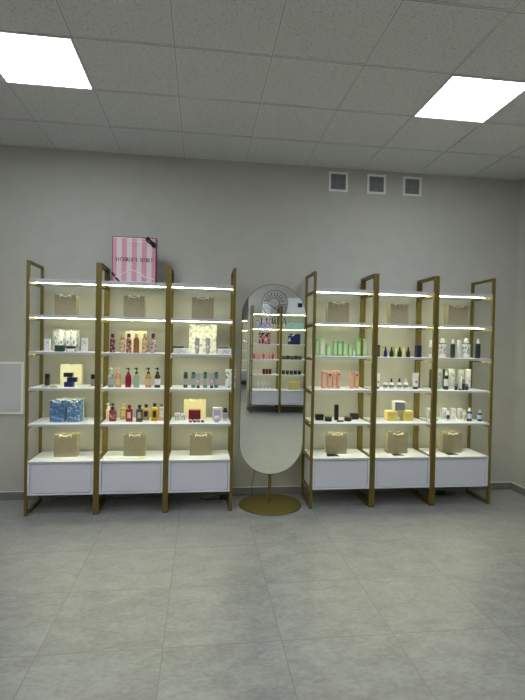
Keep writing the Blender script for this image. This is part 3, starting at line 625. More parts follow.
# kind, name, category, label, x, y of front face, z, width, height, depth, colours, group, options
ITEMS = [
('bag', 'gift_bag', 'gift bag', 'beige paper gift bag alone on the upper shelf, leftmost rack', -1.193, -0.345, 1.737, 0.185, 0.184, 0.09, ['kraft', 'rope'], 'kraft gift bags on the racks', {}),
('bag', 'gift_bag', 'gift bag', 'beige paper gift bag alone on the upper shelf, second rack from the left', -0.601, -0.345, 1.737, 0.185, 0.194, 0.09, ['kraft', 'rope'], 'kraft gift bags on the racks', {}),
('bag', 'gift_bag', 'gift bag', 'beige paper gift bag alone on the upper shelf, third rack from the left', 0.012, -0.345, 1.737, 0.2, 0.199, 0.09, ['kraft', 'rope'], 'kraft gift bags on the racks', {}),
('bag', 'gift_bag', 'gift bag', 'beige paper gift bag alone on the upper shelf, rack just right of the mirror', 1.293, -0.345, 1.737, 0.207, 0.192, 0.09, ['kraft', 'rope'], 'kraft gift bags on the racks', {}),
('bag', 'gift_bag', 'gift bag', 'beige paper gift bag alone on the upper shelf, middle rack of the right-hand three', 1.899, -0.345, 1.737, 0.181, 0.191, 0.09, ['kraft', 'rope'], 'kraft gift bags on the racks', {}),
('bag', 'gift_bag', 'gift bag', 'beige paper gift bag alone on the upper shelf, rightmost rack', 2.501, -0.345, 1.737, 0.201, 0.194, 0.09, ['kraft', 'rope'], 'kraft gift bags on the racks', {}),
('bag', 'gift_bag', 'gift bag', 'beige paper gift bag standing on the cabinet top, leftmost rack', -1.192, -0.29, 0.47, 0.2, 0.199, 0.09, ['kraft', 'rope'], 'kraft gift bags on the racks', {}),
('bag', 'gift_bag', 'gift bag', 'beige paper gift bag standing on the cabinet top, second rack from the left', -0.587, -0.29, 0.47, 0.194, 0.2, 0.09, ['kraft', 'rope'], 'kraft gift bags on the racks', {}),
('bag', 'gift_bag', 'gift bag', 'beige paper gift bag standing on the cabinet top, third rack from the left', 0.016, -0.29, 0.47, 0.203, 0.197, 0.09, ['kraft', 'rope'], 'kraft gift bags on the racks', {}),
('bag', 'gift_bag', 'gift bag', 'beige paper gift bag standing on the cabinet top, rack just right of the mirror', 1.325, -0.29, 0.47, 0.193, 0.195, 0.09, ['kraft', 'rope'], 'kraft gift bags on the racks', {}),
('bag', 'gift_bag', 'gift bag', 'beige paper gift bag standing on the cabinet top, middle rack of the right-hand three', 1.938, -0.29, 0.47, 0.204, 0.197, 0.09, ['kraft', 'rope'], 'kraft gift bags on the racks', {}),
('bag', 'gift_bag', 'gift bag', 'beige paper gift bag standing on the cabinet top, rightmost rack', 2.511, -0.29, 0.47, 0.199, 0.199, 0.09, ['kraft', 'rope'], 'kraft gift bags on the racks', {}),
('bag', 'gift_bag', 'gift bag', 'white and grey printed gift bag behind tubes, leftmost rack', -1.225, -0.2, 1.419, 0.216, 0.195, 0.07, ['greyprint', 'rope'], None, {}),
('tube', 'cosmetic_tube', 'tube', 'left of three white upright tubes before the grey printed bag', -1.248, -0.27, 1.419, 0.04, 0.184, 0.03, ['tubewhite', 'white', 'greyb'], 'white tubes before the grey printed bag', {}),
('tube', 'cosmetic_tube', 'tube', 'middle of three white upright tubes before the grey printed bag', -1.192, -0.27, 1.419, 0.04, 0.185, 0.03, ['tubewhite', 'white', 'greyb'], 'white tubes before the grey printed bag', {}),
('tube', 'cosmetic_tube', 'tube', 'right of three white upright tubes before the grey printed bag', -1.138, -0.27, 1.419, 0.04, 0.186, 0.03, ['tubewhite', 'white', 'greyb'], 'white tubes before the grey printed bag', {}),
('box', 'carton', 'box', 'small plain white carton left of the printed bag, leftmost rack', -1.35, -0.33, 1.419, 0.045, 0.11, 0.045, ['white', 'paleprint'], None, {}),
('box', 'carton', 'box', 'small white carton right of the printed bag, leftmost rack', -1.033, -0.33, 1.419, 0.049, 0.125, 0.045, ['white', 'paleprint'], None, {}),
('box', 'carton', 'box', 'dark green low box in front of white tubes, leftmost rack', -1.238, -0.36, 1.419, 0.075, 0.055, 0.05, ['dgreen', 'dgreen'], None, {}),
('box', 'carton', 'box', 'grey low box right of the dark green one, leftmost rack', -1.14, -0.35, 1.419, 0.083, 0.029, 0.05, ['silver', 'white'], None, {}),
('lying', 'cosmetic_tube', 'tube', 'black tube lying on the low grey box, leftmost rack', -1.147, -0.335, 1.449, 0.084, 0.022, 0.03, ['black', 'black'], None, {}),
('bag', 'gift_bag', 'gift bag', 'pale yellow gift bag behind three stacked navy boxes', -1.189, -0.15, 1.105, 0.187, 0.191, 0.08, ['cream', 'rope'], None, {}),
('box', 'carton', 'box', 'royal blue carton at the bottom of the navy stack', -1.163, -0.33, 1.105, 0.076, 0.043, 0.06, ['royal', 'navy'], 'navy boxes stacked before the pale yellow bag', {}),
('box', 'carton', 'box', 'navy black carton in the middle of the stack, shifted right', -1.137, -0.33, 1.149, 0.078, 0.04, 0.06, ['navyk', 'navy'], 'navy boxes stacked before the pale yellow bag', {}),
('box', 'carton', 'box', 'dark teal carton on top of the navy stack', -1.17, -0.33, 1.194, 0.073, 0.036, 0.06, ['navyt', 'navyk'], 'navy boxes stacked before the pale yellow bag', {}),
('jar', 'jar', 'jar', 'small dark brown lidded jar at left end, leftmost rack', -1.38, -0.22, 1.105, 0.043, 0.108, 0.045, ['umber', 'black'], None, {}),
('jar', 'jar', 'jar', 'small grey lidded jar beside the post, right end of leftmost rack', -0.979, -0.22, 1.105, 0.041, 0.106, 0.045, ['greyb', 'black'], None, {}),
('sachet', 'sachet', 'sachet', 'flat green and white sachet lying before the brown jar', -1.352, -0.4, 1.105, 0.066, 0.014, 0.075, ['sage', 'dsage'], None, {}),
('sachet', 'sachet', 'sachet', 'flat dark and white sachet lying left of the navy stack', -1.282, -0.39, 1.105, 0.062, 0.014, 0.075, ['dsage', 'white'], None, {'r': 0.4}),
('sachet', 'sachet', 'sachet', 'flat white sachet lying before the small grey jar', -0.97, -0.4, 1.105, 0.068, 0.017, 0.075, ['white', 'sage'], None, {}),
('bag', 'gift_bag', 'gift bag', 'left blue printed gift bag on the leftmost rack', -1.255, -0.33, 0.793, 0.125, 0.187, 0.09, ['blueprint', 'rope'], None, {}),
('bag', 'gift_bag', 'gift bag', 'right blue printed gift bag on the leftmost rack', -1.11, -0.33, 0.793, 0.116, 0.188, 0.09, ['blueprint2', 'rope'], None, {}),
('bag', 'gift_bag', 'gift bag', 'pale bag mostly hidden behind the two blue bags', -1.192, -0.18, 0.793, 0.236, 0.187, 0.07, ['paleblue', 'rope'], None, {}),
('mist', 'body_mist_bottle', 'bottle', 'leftmost plum floral body mist bottle, at the left post', -0.791, -0.33, 1.419, 0.051, 0.169, 0.05, ['plum', 'dplum'], 'body mist bottles in a row', {}),
('mist', 'body_mist_bottle', 'bottle', 'cream and brown floral body mist bottle, second in its row', -0.705, -0.33, 1.419, 0.05, 0.171, 0.05, ['beigef', 'beige'], 'body mist bottles in a row', {}),
('mist', 'body_mist_bottle', 'bottle', 'rose plum floral body mist bottle, third in its row', -0.649, -0.33, 1.419, 0.051, 0.173, 0.05, ['rosef', 'dplum'], 'body mist bottles in a row', {}),
('mist', 'body_mist_bottle', 'bottle', 'plain amber brown body mist bottle, fourth in its row', -0.582, -0.33, 1.419, 0.052, 0.174, 0.05, ['amber', 'beige'], 'body mist bottles in a row', {}),
('mist', 'body_mist_bottle', 'bottle', 'cream floral body mist bottle, fifth in its row', -0.505, -0.33, 1.419, 0.052, 0.176, 0.05, ['beigef', 'beige'], 'body mist bottles in a row', {}),
('mist', 'body_mist_bottle', 'bottle', 'lilac and plum floral body mist bottle, last in its row', -0.433, -0.33, 1.419, 0.051, 0.177, 0.05, ['lilacf', 'dplum'], 'body mist bottles in a row', {}),
('bag', 'gift_bag', 'gift bag', 'cream gift bag behind the floral body mist bottles', -0.605, -0.18, 1.419, 0.187, 0.2, 0.07, ['cream', 'rope'], None, {}),
('pump', 'pump_bottle', 'bottle', 'clear pump bottle with a white pump, left end of its row', -0.798, -0.34, 1.105, 0.052, 0.176, 0.05, ['clear', 'white', 'silver'], 'pump dispenser bottles in a row', {}),
('pump', 'pump_bottle', 'bottle', 'peach pump bottle with a pink pump', -0.736, -0.34, 1.105, 0.053, 0.177, 0.05, ['peach', 'pink', 'beige'], 'pump dispenser bottles in a row', {}),
('pump', 'pump_bottle', 'bottle', 'crimson pump bottle with a brown pump on the pump row', -0.646, -0.34, 1.105, 0.053, 0.178, 0.05, ['crimson', 'umber', 'crimson'], 'pump dispenser bottles in a row', {}),
('pump', 'pump_bottle', 'bottle', 'pale green pump bottle with a dark green pump', -0.574, -0.34, 1.105, 0.053, 0.179, 0.05, ['palegreen', 'dgreen', 'sage'], 'pump dispenser bottles in a row', {}),
('pump', 'pump_bottle', 'bottle', 'amber beige pump bottle with a black pump', -0.468, -0.34, 1.105, 0.053, 0.181, 0.05, ['amberb', 'black', 'beige'], 'pump dispenser bottles in a row', {}),
('pump', 'pump_bottle', 'bottle', 'dark brown pump bottle with a white label', -0.387, -0.34, 1.105, 0.053, 0.182, 0.05, ['umber', 'black', 'white'], 'pump dispenser bottles in a row', {}),
('pump', 'pump_bottle', 'bottle', 'pale pink bottle with white pump at left end of gel row', -0.842, -0.2, 0.793, 0.045, 0.149, 0.045, ['palepink', 'white', 'pink'], None, {}),
('gel', 'shower_gel_bottle', 'bottle', 'beige gold shower gel bottle behind the crimson one', -0.703, -0.22, 0.793, 0.06, 0.146, 0.045, ['goldb', 'beige', 'beige'], 'shower gel bottles in a row', {}),
('gel', 'shower_gel_bottle', 'bottle', 'crimson shower gel bottle with a pink label', -0.635, -0.33, 0.793, 0.058, 0.151, 0.045, ['crimson', 'dred', 'pink'], 'shower gel bottles in a row', {}),
('gel', 'shower_gel_bottle', 'bottle', 'smoky grey shower gel bottle right of the crimson one', -0.543, -0.34, 0.793, 0.058, 0.153, 0.045, ['smoke', 'black', 'silver'], 'shower gel bottles in a row', {}),
('gel', 'shower_gel_bottle', 'bottle', 'gold shower gel bottle with black cap and black label', -0.494, -0.25, 0.793, 0.06, 0.146, 0.045, ['goldb', 'black', 'black'], 'shower gel bottles in a row', {}),
('gel', 'shower_gel_bottle', 'bottle', 'bright yellow shower gel bottle with a dark label', -0.411, -0.3, 0.793, 0.06, 0.163, 0.045, ['yellow', 'black', 'umber'], 'shower gel bottles in a row', {}),
('gel', 'shower_gel_bottle', 'bottle', 'pale blush shower gel bottle beside the right post', -0.349, -0.28, 0.793, 0.06, 0.161, 0.045, ['palepink', 'greyb', 'white'], 'shower gel bottles in a row', {}),
('pump', 'pump_bottle', 'bottle', 'amber brown pump bottle with black pump on the gel row', -0.785, -0.31, 0.793, 0.062, 0.162, 0.045, ['brown', 'black', 'rosef'], None, {}),
('leaflet', 'leaflet', 'leaflet', 'white and pale blue leaflet lying before the bag on the cabinet', -0.598, -0.39, 0.47, 0.252, 0.0, 0.07, ['palecard', 'cardy'], None, {}),
('vs', 'striped_gift_box', 'gift box', 'large pink and white striped gift box on the top shelf', -0.612, -0.3, 2.045, 0.391, 0.422, 0.1, ['x'], None, {}),
('bag', 'gift_bag', 'gift bag', 'large white gift bag with grey handles behind two silver tubes', 0.018, -0.165, 1.419, 0.259, 0.276, 0.085, ['whiteprint', 'greyb'], None, {}),
('tube', 'cosmetic_tube', 'tube', 'left silver tube before the large white bag', -0.033, -0.32, 1.419, 0.045, 0.146, 0.035, ['silverm', 'silverm', 'white'], 'silver tubes before the white bag', {}),
('tube', 'cosmetic_tube', 'tube', 'right silver tube before the large white bag', 0.065, -0.32, 1.419, 0.045, 0.148, 0.035, ['silverm', 'silverm', 'white'], 'silver tubes before the white bag', {}),
('box', 'carton', 'box', 'low white carton left of the silver tubes', -0.176, -0.33, 1.419, 0.134, 0.048, 0.07, ['white', 'paleprint'], None, {}),
('box', 'carton', 'box', 'low white carton right of the silver tubes', 0.219, -0.33, 1.419, 0.126, 0.051, 0.07, ['white', 'paleprint'], None, {}),
('lying', 'hair_brush', 'brush', 'black slim brush lying on the left low white carton', -0.186, -0.3, 1.469, 0.137, 0.016, 0.025, ['black', 'greyb'], None, {}),
('lying', 'hair_brush', 'brush', 'dark slim brush lying on the right low white carton', 0.221, -0.3, 1.471, 0.124, 0.015, 0.022, ['greyd', 'greyb'], None, {}),
('spray', 'slim_bottle', 'bottle', 'slim teal bottle, first from the left in the teal row', -0.134, -0.33, 1.105, 0.038, 0.146, 0.035, ['dteal', 'dteal', 'silver'], 'slim teal bottles in a row', {}),
('spray', 'slim_bottle', 'bottle', 'slim teal bottle, second from the left in the teal row', -0.062, -0.33, 1.105, 0.039, 0.147, 0.035, ['teal', 'dteal', 'silver'], 'slim teal bottles in a row', {}),
('spray', 'slim_bottle', 'bottle', 'slim teal bottle, third from the left in the teal row', 0.046, -0.33, 1.105, 0.038, 0.148, 0.035, ['teal', 'dteal', 'silver'], 'slim teal bottles in a row', {}),
('spray', 'slim_bottle', 'bottle', 'slim teal bottle, last on the right in the teal row', 0.148, -0.33, 1.105, 0.038, 0.149, 0.035, ['teal', 'dteal', 'silver'], 'slim teal bottles in a row', {}),
('tube', 'cosmetic_tube', 'tube', 'left lavender silver tube among the slim teal bottles', -0.019, -0.35, 1.105, 0.041, 0.139, 0.03, ['lavs', 'black', 'white'], 'lavender tubes among teal bottles', {}),
('tube', 'cosmetic_tube', 'tube', 'right lavender silver tube among the slim teal bottles', 0.106, -0.35, 1.105, 0.042, 0.141, 0.03, ['lavs', 'black', 'white'], 'lavender tubes among teal bottles', {}),
('pouch', 'foil_pouch', 'pouch', 'crinkled white and silver pouch at the right end by the post', 0.28, -0.31, 1.105, 0.1, 0.174, 0.05, ['foil', 'white'], None, {}),
('bag', 'gift_bag', 'gift bag', 'yellow gift bag behind the red box, third rack from left', -0.046, -0.16, 0.793, 0.207, 0.18, 0.07, ['yellowbag', 'rope'], None, {}),
('box', 'carton', 'box', 'dark red glossy box before the yellow gift bag', -0.046, -0.28, 0.793, 0.111, 0.101, 0.06, ['crimson', 'dred'], None, {}),
('jar', 'jar', 'jar', 'tiny left pink pot before the dark red box', -0.082, -0.37, 0.793, 0.031, 0.025, 0.03, ['pinkd', 'silver'], 'tiny pots before the red box', {}),
('jar', 'jar', 'jar', 'tiny middle plum pot before the dark red box', -0.041, -0.37, 0.793, 0.031, 0.025, 0.03, ['dplum', 'silver'], 'tiny pots before the red box', {}),
('jar', 'jar', 'jar', 'tiny right pink pot before the dark red box', -0.006, -0.37, 0.793, 0.031, 0.025, 0.03, ['pinkd', 'silver'], 'tiny pots before the red box', {}),
('jar', 'jar', 'jar', 'tiny black pot right of the pots before the red box', 0.028, -0.37, 0.793, 0.029, 0.021, 0.03, ['black', 'greyb'], None, {}),
('box', 'carton', 'box', 'small white carton at left end of the yellow bag shelf', -0.207, -0.26, 0.793, 0.05, 0.068, 0.05, ['white', 'greyprint'], None, {}),
('box', 'carton', 'box', 'small white carton nearest the red box', -0.149, -0.26, 0.793, 0.048, 0.061, 0.05, ['white', 'greyprint'], None, {}),
('box', 'carton', 'box', 'white and grey carton right of the yellow gift bag', 0.164, -0.3, 0.793, 0.088, 0.123, 0.06, ['white', 'lilac'], None, {}),
('jar', 'jar', 'jar', 'small lilac pot before the white and grey carton', 0.159, -0.37, 0.793, 0.044, 0.055, 0.035, ['lilac', 'white'], None, {}),
('spray', 'slim_bottle', 'bottle', 'white bottle with a tall black cap, third rack from left', 0.238, -0.31, 0.793, 0.043, 0.123, 0.04, ['white', 'black', 'silver'], None, {'cap': 0.35}),
('box', 'carton', 'box', 'tall dark green carton at the left end of the green row', 1.106, -0.3, 1.419, 0.029, 0.169, 0.04, ['greenb', 'greenc'], 'green cartons in a row', {}),
('box', 'carton', 'box', 'pale green wide carton, second of the green row', 1.156, -0.3, 1.419, 0.046, 0.163, 0.04, ['greenc', 'white'], 'green cartons in a row', {}),
('box', 'carton', 'box', 'short green carton, third of the green row', 1.219, -0.3, 1.419, 0.036, 0.102, 0.04, ['greenb', 'greenc'], 'green cartons in a row', {}),
('box', 'carton', 'box', 'very small green carton beside the short third one', 1.259, -0.28, 1.419, 0.008, 0.062, 0.04, ['greenc', 'white'], 'green cartons in a row', {}),
('box', 'carton', 'box', 'green carton left in the middle trio', 1.283, -0.3, 1.419, 0.031, 0.149, 0.04, ['greenb', 'greenc'], 'green cartons in a row', {}),
('box', 'carton', 'box', 'green carton centre of the middle trio', 1.33, -0.3, 1.419, 0.04, 0.147, 0.04, ['greenb2', 'greenc'], 'green cartons in a row', {}),
('box', 'carton', 'box', 'green carton right in the middle trio', 1.379, -0.3, 1.419, 0.034, 0.146, 0.04, ['greenb', 'greenc'], 'green cartons in a row', {}),
('box', 'carton', 'box', 'short green carton right of the middle trio', 1.43, -0.3, 1.419, 0.026, 0.107, 0.04, ['greenb', 'greenc'], 'green cartons in a row', {}),
('box', 'carton', 'box', 'lowest green carton before the tall right one', 1.471, -0.3, 1.419, 0.021, 0.059, 0.04, ['greenc', 'white'], 'green cartons in a row', {}),
('box', 'carton', 'box', 'tall dark green carton near the right post', 1.509, -0.32, 1.419, 0.038, 0.177, 0.04, ['greenb2', 'greenc'], 'green cartons in a row', {}),
('box', 'carton', 'box', 'pale green carton at the right end of the green row', 1.583, -0.3, 1.419, 0.027, 0.169, 0.04, ['greenc', 'white'], 'green cartons in a row', {}),
('box', 'carton', 'box', 'wide rosy peach carton at the left of the peach row', 1.18, -0.3, 1.105, 0.046, 0.166, 0.035, ['peachb', 'peachl'], 'peach cartons in a row', {'sq': 0}),
('box', 'carton', 'box', 'peach carton with a brown square, second of the peach row', 1.235, -0.3, 1.105, 0.037, 0.158, 0.035, ['peachp', 'brownsq'], 'peach cartons in a row', {'sq': 1}),
('box', 'carton', 'box', 'plain light peach carton, third of the peach row', 1.282, -0.3, 1.105, 0.03, 0.172, 0.035, ['peachp', 'peachl'], 'peach cartons in a row', {'sq': 0}),
('box', 'carton', 'box', 'peach carton with a brown square, fourth of the peach row', 1.323, -0.3, 1.105, 0.028, 0.17, 0.035, ['peachp', 'brownsq'], 'peach cartons in a row', {'sq': 1}),
('box', 'carton', 'box', 'rosy peach carton left in the right-hand pair', 1.456, -0.3, 1.105, 0.031, 0.162, 0.035, ['peachb', 'peachl'], 'peach cartons in a row', {'sq': 0}),
('box', 'carton', 'box', 'peach carton with brown square, right end of the row', 1.507, -0.3, 1.105, 0.032, 0.161, 0.035, ['peachp', 'brownsq'], 'peach cartons in a row', {'sq': 1}),
('box', 'carton', 'box', 'low black carton at left end of the black goods', 1.156, -0.26, 0.793, 0.076, 0.058, 0.05, ['black', 'black'], None, {}),
('jar', 'jar', 'jar', 'left black jar before the tall black box', 1.225, -0.34, 0.793, 0.07, 0.042, 0.06, ['black', 'black'], None, {}),
('box', 'carton', 'box', 'tall narrow black box in the middle of the black goods', 1.323, -0.26, 0.793, 0.036, 0.149, 0.04, ['black', 'black'], None, {}),
('lying', 'lipstick', 'lipstick', 'small black lipstick lying between the two black jars', 1.329, -0.37, 0.793, 0.066, 0.018, 0.018, ['black', 'greyd'], None, {}),
('jar', 'jar', 'jar', 'right black jar, nearest the low black carton at right', 1.423, -0.33, 0.793, 0.07, 0.04, 0.06, ['black', 'umber'], None, {}),
('box', 'carton', 'box', 'low black carton at right end of the black goods', 1.519, -0.22, 0.793, 0.078, 0.057, 0.05, ['black', 'black'], None, {}),
('box', 'carton', 'box', 'black slim carton against the left post, middle right rack', 1.717, -0.3, 1.419, 0.026, 0.114, 0.035, ['navyk', 'greyd'], None, {}),
('box', 'carton', 'box', 'left olive yellow carton behind the dark dropper bottles', 1.805, -0.2, 1.419, 0.019, 0.102, 0.03, ['olive', 'cream'], 'olive cartons behind dark bottles', {}),
('box', 'carton', 'box', 'middle olive yellow carton behind the dark dropper bottles', 1.934, -0.2, 1.419, 0.018, 0.104, 0.03, ['olive', 'cream'], 'olive cartons behind dark bottles', {}),
('box', 'carton', 'box', 'right olive yellow carton behind the dark dropper bottles', 2.016, -0.2, 1.419, 0.022, 0.106, 0.03, ['olive', 'cream'], 'olive cartons behind dark bottles', {}),
('dropper', 'dropper_bottle', 'bottle', 'navy blue dropper bottle, leftmost of the dark row', 1.792, -0.3, 1.419, 0.038, 0.101, 0.035, ['royald', 'navyk'], 'dark dropper bottles in a row', {}),
('dropper', 'dropper_bottle', 'bottle', 'black dropper bottle, second of the dark row', 1.854, -0.3, 1.419, 0.04, 0.097, 0.035, ['black', 'black'], 'dark dropper bottles in a row', {}),
('dropper', 'dropper_bottle', 'bottle', 'black dropper bottle, third of the dark row', 1.937, -0.3, 1.419, 0.041, 0.099, 0.035, ['black', 'black'], 'dark dropper bottles in a row', {}),
('dropper', 'dropper_bottle', 'bottle', 'black dropper bottle, last and alone in the dark row', 2.026, -0.3, 1.419, 0.041, 0.1, 0.035, ['black', 'black'], 'dark dropper bottles in a row', {}),
('box', 'carton', 'box', 'wide dark blue carton at right of the dropper bottles', 2.126, -0.31, 1.419, 0.05, 0.119, 0.05, ['royald', 'navyk'], None, {}),
('spray', 'slim_bottle', 'bottle', 'white bottle partly behind the rack post, middle right rack', 2.313, -0.2, 1.419, 0.043, 0.175, 0.035, ['white', 'white', 'silver'], None, {}),
('tube', 'cosmetic_tube', 'tube', 'white tube against the left post, middle right rack', 1.722, -0.3, 1.105, 0.045, 0.151, 0.035, ['white', 'greyb', 'greyb'], None, {}),
('dropper', 'dropper_bottle', 'bottle', 'white dropper bottle with a pink top, leftmost of four', 1.788, -0.33, 1.105, 0.045, 0.105, 0.04, ['white', 'pink'], 'white dropper bottles in a row', {}),
('dropper', 'dropper_bottle', 'bottle', 'white dropper bottle with black top, second of four', 1.849, -0.33, 1.105, 0.045, 0.105, 0.04, ['white', 'black'], 'white dropper bottles in a row', {}),
('dropper', 'dropper_bottle', 'bottle', 'white dropper bottle with black top, third of four', 1.931, -0.33, 1.105, 0.045, 0.106, 0.04, ['white', 'black'], 'white dropper bottles in a row', {}),
('dropper', 'dropper_bottle', 'bottle', 'white dropper bottle with pink top, last of four', 1.997, -0.33, 1.105, 0.045, 0.107, 0.04, ['white', 'pink'], 'white dropper bottles in a row', {}),
('tube', 'cosmetic_tube', 'tube', 'large white tube with dark cap right of the white droppers', 2.105, -0.32, 1.105, 0.068, 0.161, 0.045, ['white', 'greyd', 'greyb'], None, {}),
('box', 'carton', 'box', 'dark olive carton behind the right post, middle right rack', 2.318, -0.2, 1.105, 0.023, 0.191, 0.03, ['dolive', 'greyd'], None, {}),
('box', 'carton', 'box', 'left yellow cube box under the grey and white one', 1.863, -0.32, 0.793, 0.102, 0.096, 0.09, ['yellowb', 'yellowc'], 'cube boxes piled as a small pyramid', {}),
('box', 'carton', 'box', 'right yellow cube box under the grey and white one', 2.027, -0.32, 0.793, 0.102, 0.098, 0.09, ['yellowb', 'yellowc'], 'cube boxes piled as a small pyramid', {}),
('box', 'carton', 'box', 'white and grey cube box on top of two yellow ones', 1.945, -0.31, 0.892, 0.106, 0.088, 0.085, ['white', 'greyviolet'], 'cube boxes piled as a small pyramid', {'full': 1}),  # shade put into the grey violet front; white body stands for the lit side
('box', 'carton', 'box', 'white carton half behind the post at the pyramid shelf end', 2.274, -0.25, 0.793, 0.031, 0.118, 0.035, ['white', 'silver'], None, {}),
('leaflet', 'leaflet', 'leaflet', 'small dark leaflet lying before the beige bag, rack just right of the mirror', 1.265, -0.387, 0.47, 0.112, 0.005, 0.085, ['ink', 'greyd'], 'dark leaflets on the cabinet tops', {}),
('leaflet', 'leaflet', 'leaflet', 'small dark leaflet lying before the beige bag, middle right rack', 1.913, -0.392, 0.47, 0.103, -0.001, 0.085, ['ink', 'greyd'], 'dark leaflets on the cabinet tops', {}),
('leaflet', 'leaflet', 'leaflet', 'small dark leaflet lying before the beige bag, rightmost rack', 2.472, -0.387, 0.47, 0.11, -0.008, 0.085, ['ink', 'greyd'], 'dark leaflets on the cabinet tops', {}),
('spray', 'wide_bottle', 'bottle', 'wide white bottle with dark neck ring, left, rightmost rack', 2.39, -0.3, 1.419, 0.071, 0.193, 0.05, ['white', 'white', 'greyprint'], 'wide white bottles', {'cap': 0.25}),
('spray', 'slim_bottle', 'bottle', 'dark teal bottle with white cap left of a white carton', 2.481, -0.32, 1.419, 0.044, 0.186, 0.035, ['nteal', 'white', 'nteal'], 'dark bottles with white caps', {'cap': 0.24}),
('box', 'carton', 'box', 'white carton between a dark bottle and a wide white one', 2.564, -0.29, 1.419, 0.029, 0.179, 0.035, ['white', 'paleprint'], None, {}),
('spray', 'wide_bottle', 'bottle', 'widest white printed bottle, near right post, rightmost rack', 2.645, -0.3, 1.419, 0.085, 0.198, 0.055, ['white', 'white', 'greyprint'], 'wide white bottles', {'cap': 0.25}),
('spray', 'slim_bottle', 'bottle', 'dark teal bottle with white cap at far right end', 2.751, -0.32, 1.419, 0.05, 0.193, 0.035, ['nteal', 'white', 'nteal'], 'dark bottles with white caps', {'cap': 0.24}),
('box', 'carton', 'box', 'white carton beside the left post above the navy bottles', 2.382, -0.24, 1.105, 0.037, 0.196, 0.035, ['palegrey', 'greyprint'], None, {}),
('box', 'carton', 'box', 'tall thin black carton left of the dark pump bottle', 2.417, -0.27, 1.105, 0.013, 0.199, 0.025, ['black', 'greyd'], None, {}),
('spray', 'slim_bottle', 'bottle', 'dark navy bottle with a white nozzle beside black carton', 2.414, -0.33, 1.105, 0.042, 0.18, 0.04, ['nteal', 'white', 'white'], None, {'cap': 0.22}),
('box', 'carton', 'box', 'wide white grey printed carton behind the dark navy bottle', 2.513, -0.24, 1.105, 0.061, 0.198, 0.04, ['palegrey', 'greyprint'], None, {}),
('box', 'carton', 'box', 'left upright white carton behind the small dark vials', 2.616, -0.24, 1.105, 0.044, 0.192, 0.04, ['palegrey', 'greyprint'], None, {}),
('box', 'carton', 'box', 'right upright white carton behind the small dark vials', 2.692, -0.24, 1.105, 0.054, 0.198, 0.04, ['palegrey', 'paleprint'], None, {}),
('jar', 'vial', 'vial', 'left short dark blue vial before the white cartons', 2.5, -0.36, 1.105, 0.03, 0.065, 0.025, ['nteal', 'greyb'], 'small dark vials before white cartons', {}),
('jar', 'vial', 'vial', 'tall middle dark blue vial before the white cartons', 2.578, -0.36, 1.105, 0.029, 0.105, 0.025, ['nteal', 'greyb'], 'small dark vials before white cartons', {}),
('jar', 'vial', 'vial', 'right short dark blue vial before the white cartons', 2.612, -0.36, 1.105, 0.029, 0.061, 0.025, ['nteal', 'greyb'], 'small dark vials before white cartons', {}),
('lying', 'cosmetic_tube', 'tube', 'small dark tube lying between the dark vials', 2.536, -0.37, 1.105, 0.034, 0.027, 0.016, ['nteal', 'greyb'], None, {}),
('jar', 'jar', 'jar', 'tiny white pot by the left post, lowest shelf rightmost rack', 2.341, -0.3, 0.793, 0.034, 0.018, 0.03, ['white', 'silver'], None, {}),
('box', 'carton', 'box', 'left white carton of the navy bottle shelf', 2.446, -0.24, 0.793, 0.047, 0.116, 0.04, ['white', 'greyprint'], 'white cartons on the navy bottle shelf', {}),
('box', 'carton', 'box', 'middle white carton of the navy bottle shelf', 2.545, -0.24, 0.793, 0.041, 0.114, 0.04, ['white', 'paleprint'], 'white cartons on the navy bottle shelf', {}),
('box', 'carton', 'box', 'right white carton of the navy bottle shelf', 2.621, -0.24, 0.793, 0.04, 0.113, 0.04, ['white', 'greyprint'], 'white cartons on the navy bottle shelf', {}),
('spray', 'slim_bottle', 'bottle', 'thin white bottle with navy print between white cartons', 2.446, -0.32, 0.793, 0.028, 0.1, 0.028, ['white', 'white', 'navy'], None, {}),
('spray', 'slim_bottle', 'bottle', 'thin white bottle just left of the larger navy bottle', 2.621, -0.32, 0.793, 0.031, 0.106, 0.028, ['white', 'beige', 'beige'], None, {}),
('spray', 'slim_bottle', 'bottle', 'larger navy bottle with white cap, lowest shelf rightmost rack', 2.665, -0.34, 0.793, 0.049, 0.131, 0.04, ['bluenavy', 'white', 'paleblue'], None, {'cap': 0.25}),
('spray', 'slim_bottle', 'bottle', 'smaller navy bottle with white cap at far right end', 2.775, -0.34, 0.793, 0.045, 0.106, 0.036, ['bluenavy', 'white', 'paleblue'], None, {'cap': 0.22})]

def centre_depth(kind, w, d):
    if kind in ('bag', 'box', 'vs', 'sachet', 'leaflet', 'pouch'): return d / 2
    if kind == 'lying': return d / 2
    return w / 2 * .9
for kind, name, cat, label, x, y, z, w, h, d, cols, g, k in ITEMS:
    if kind == 'leaflet': h = .003
    w = max(w, .008)
    t = thing(name, label, cat, (x, y + centre_depth(kind, w, d), z), k.get('r', 0), g)
    KIND[kind](t, w, h, d, cols, k)

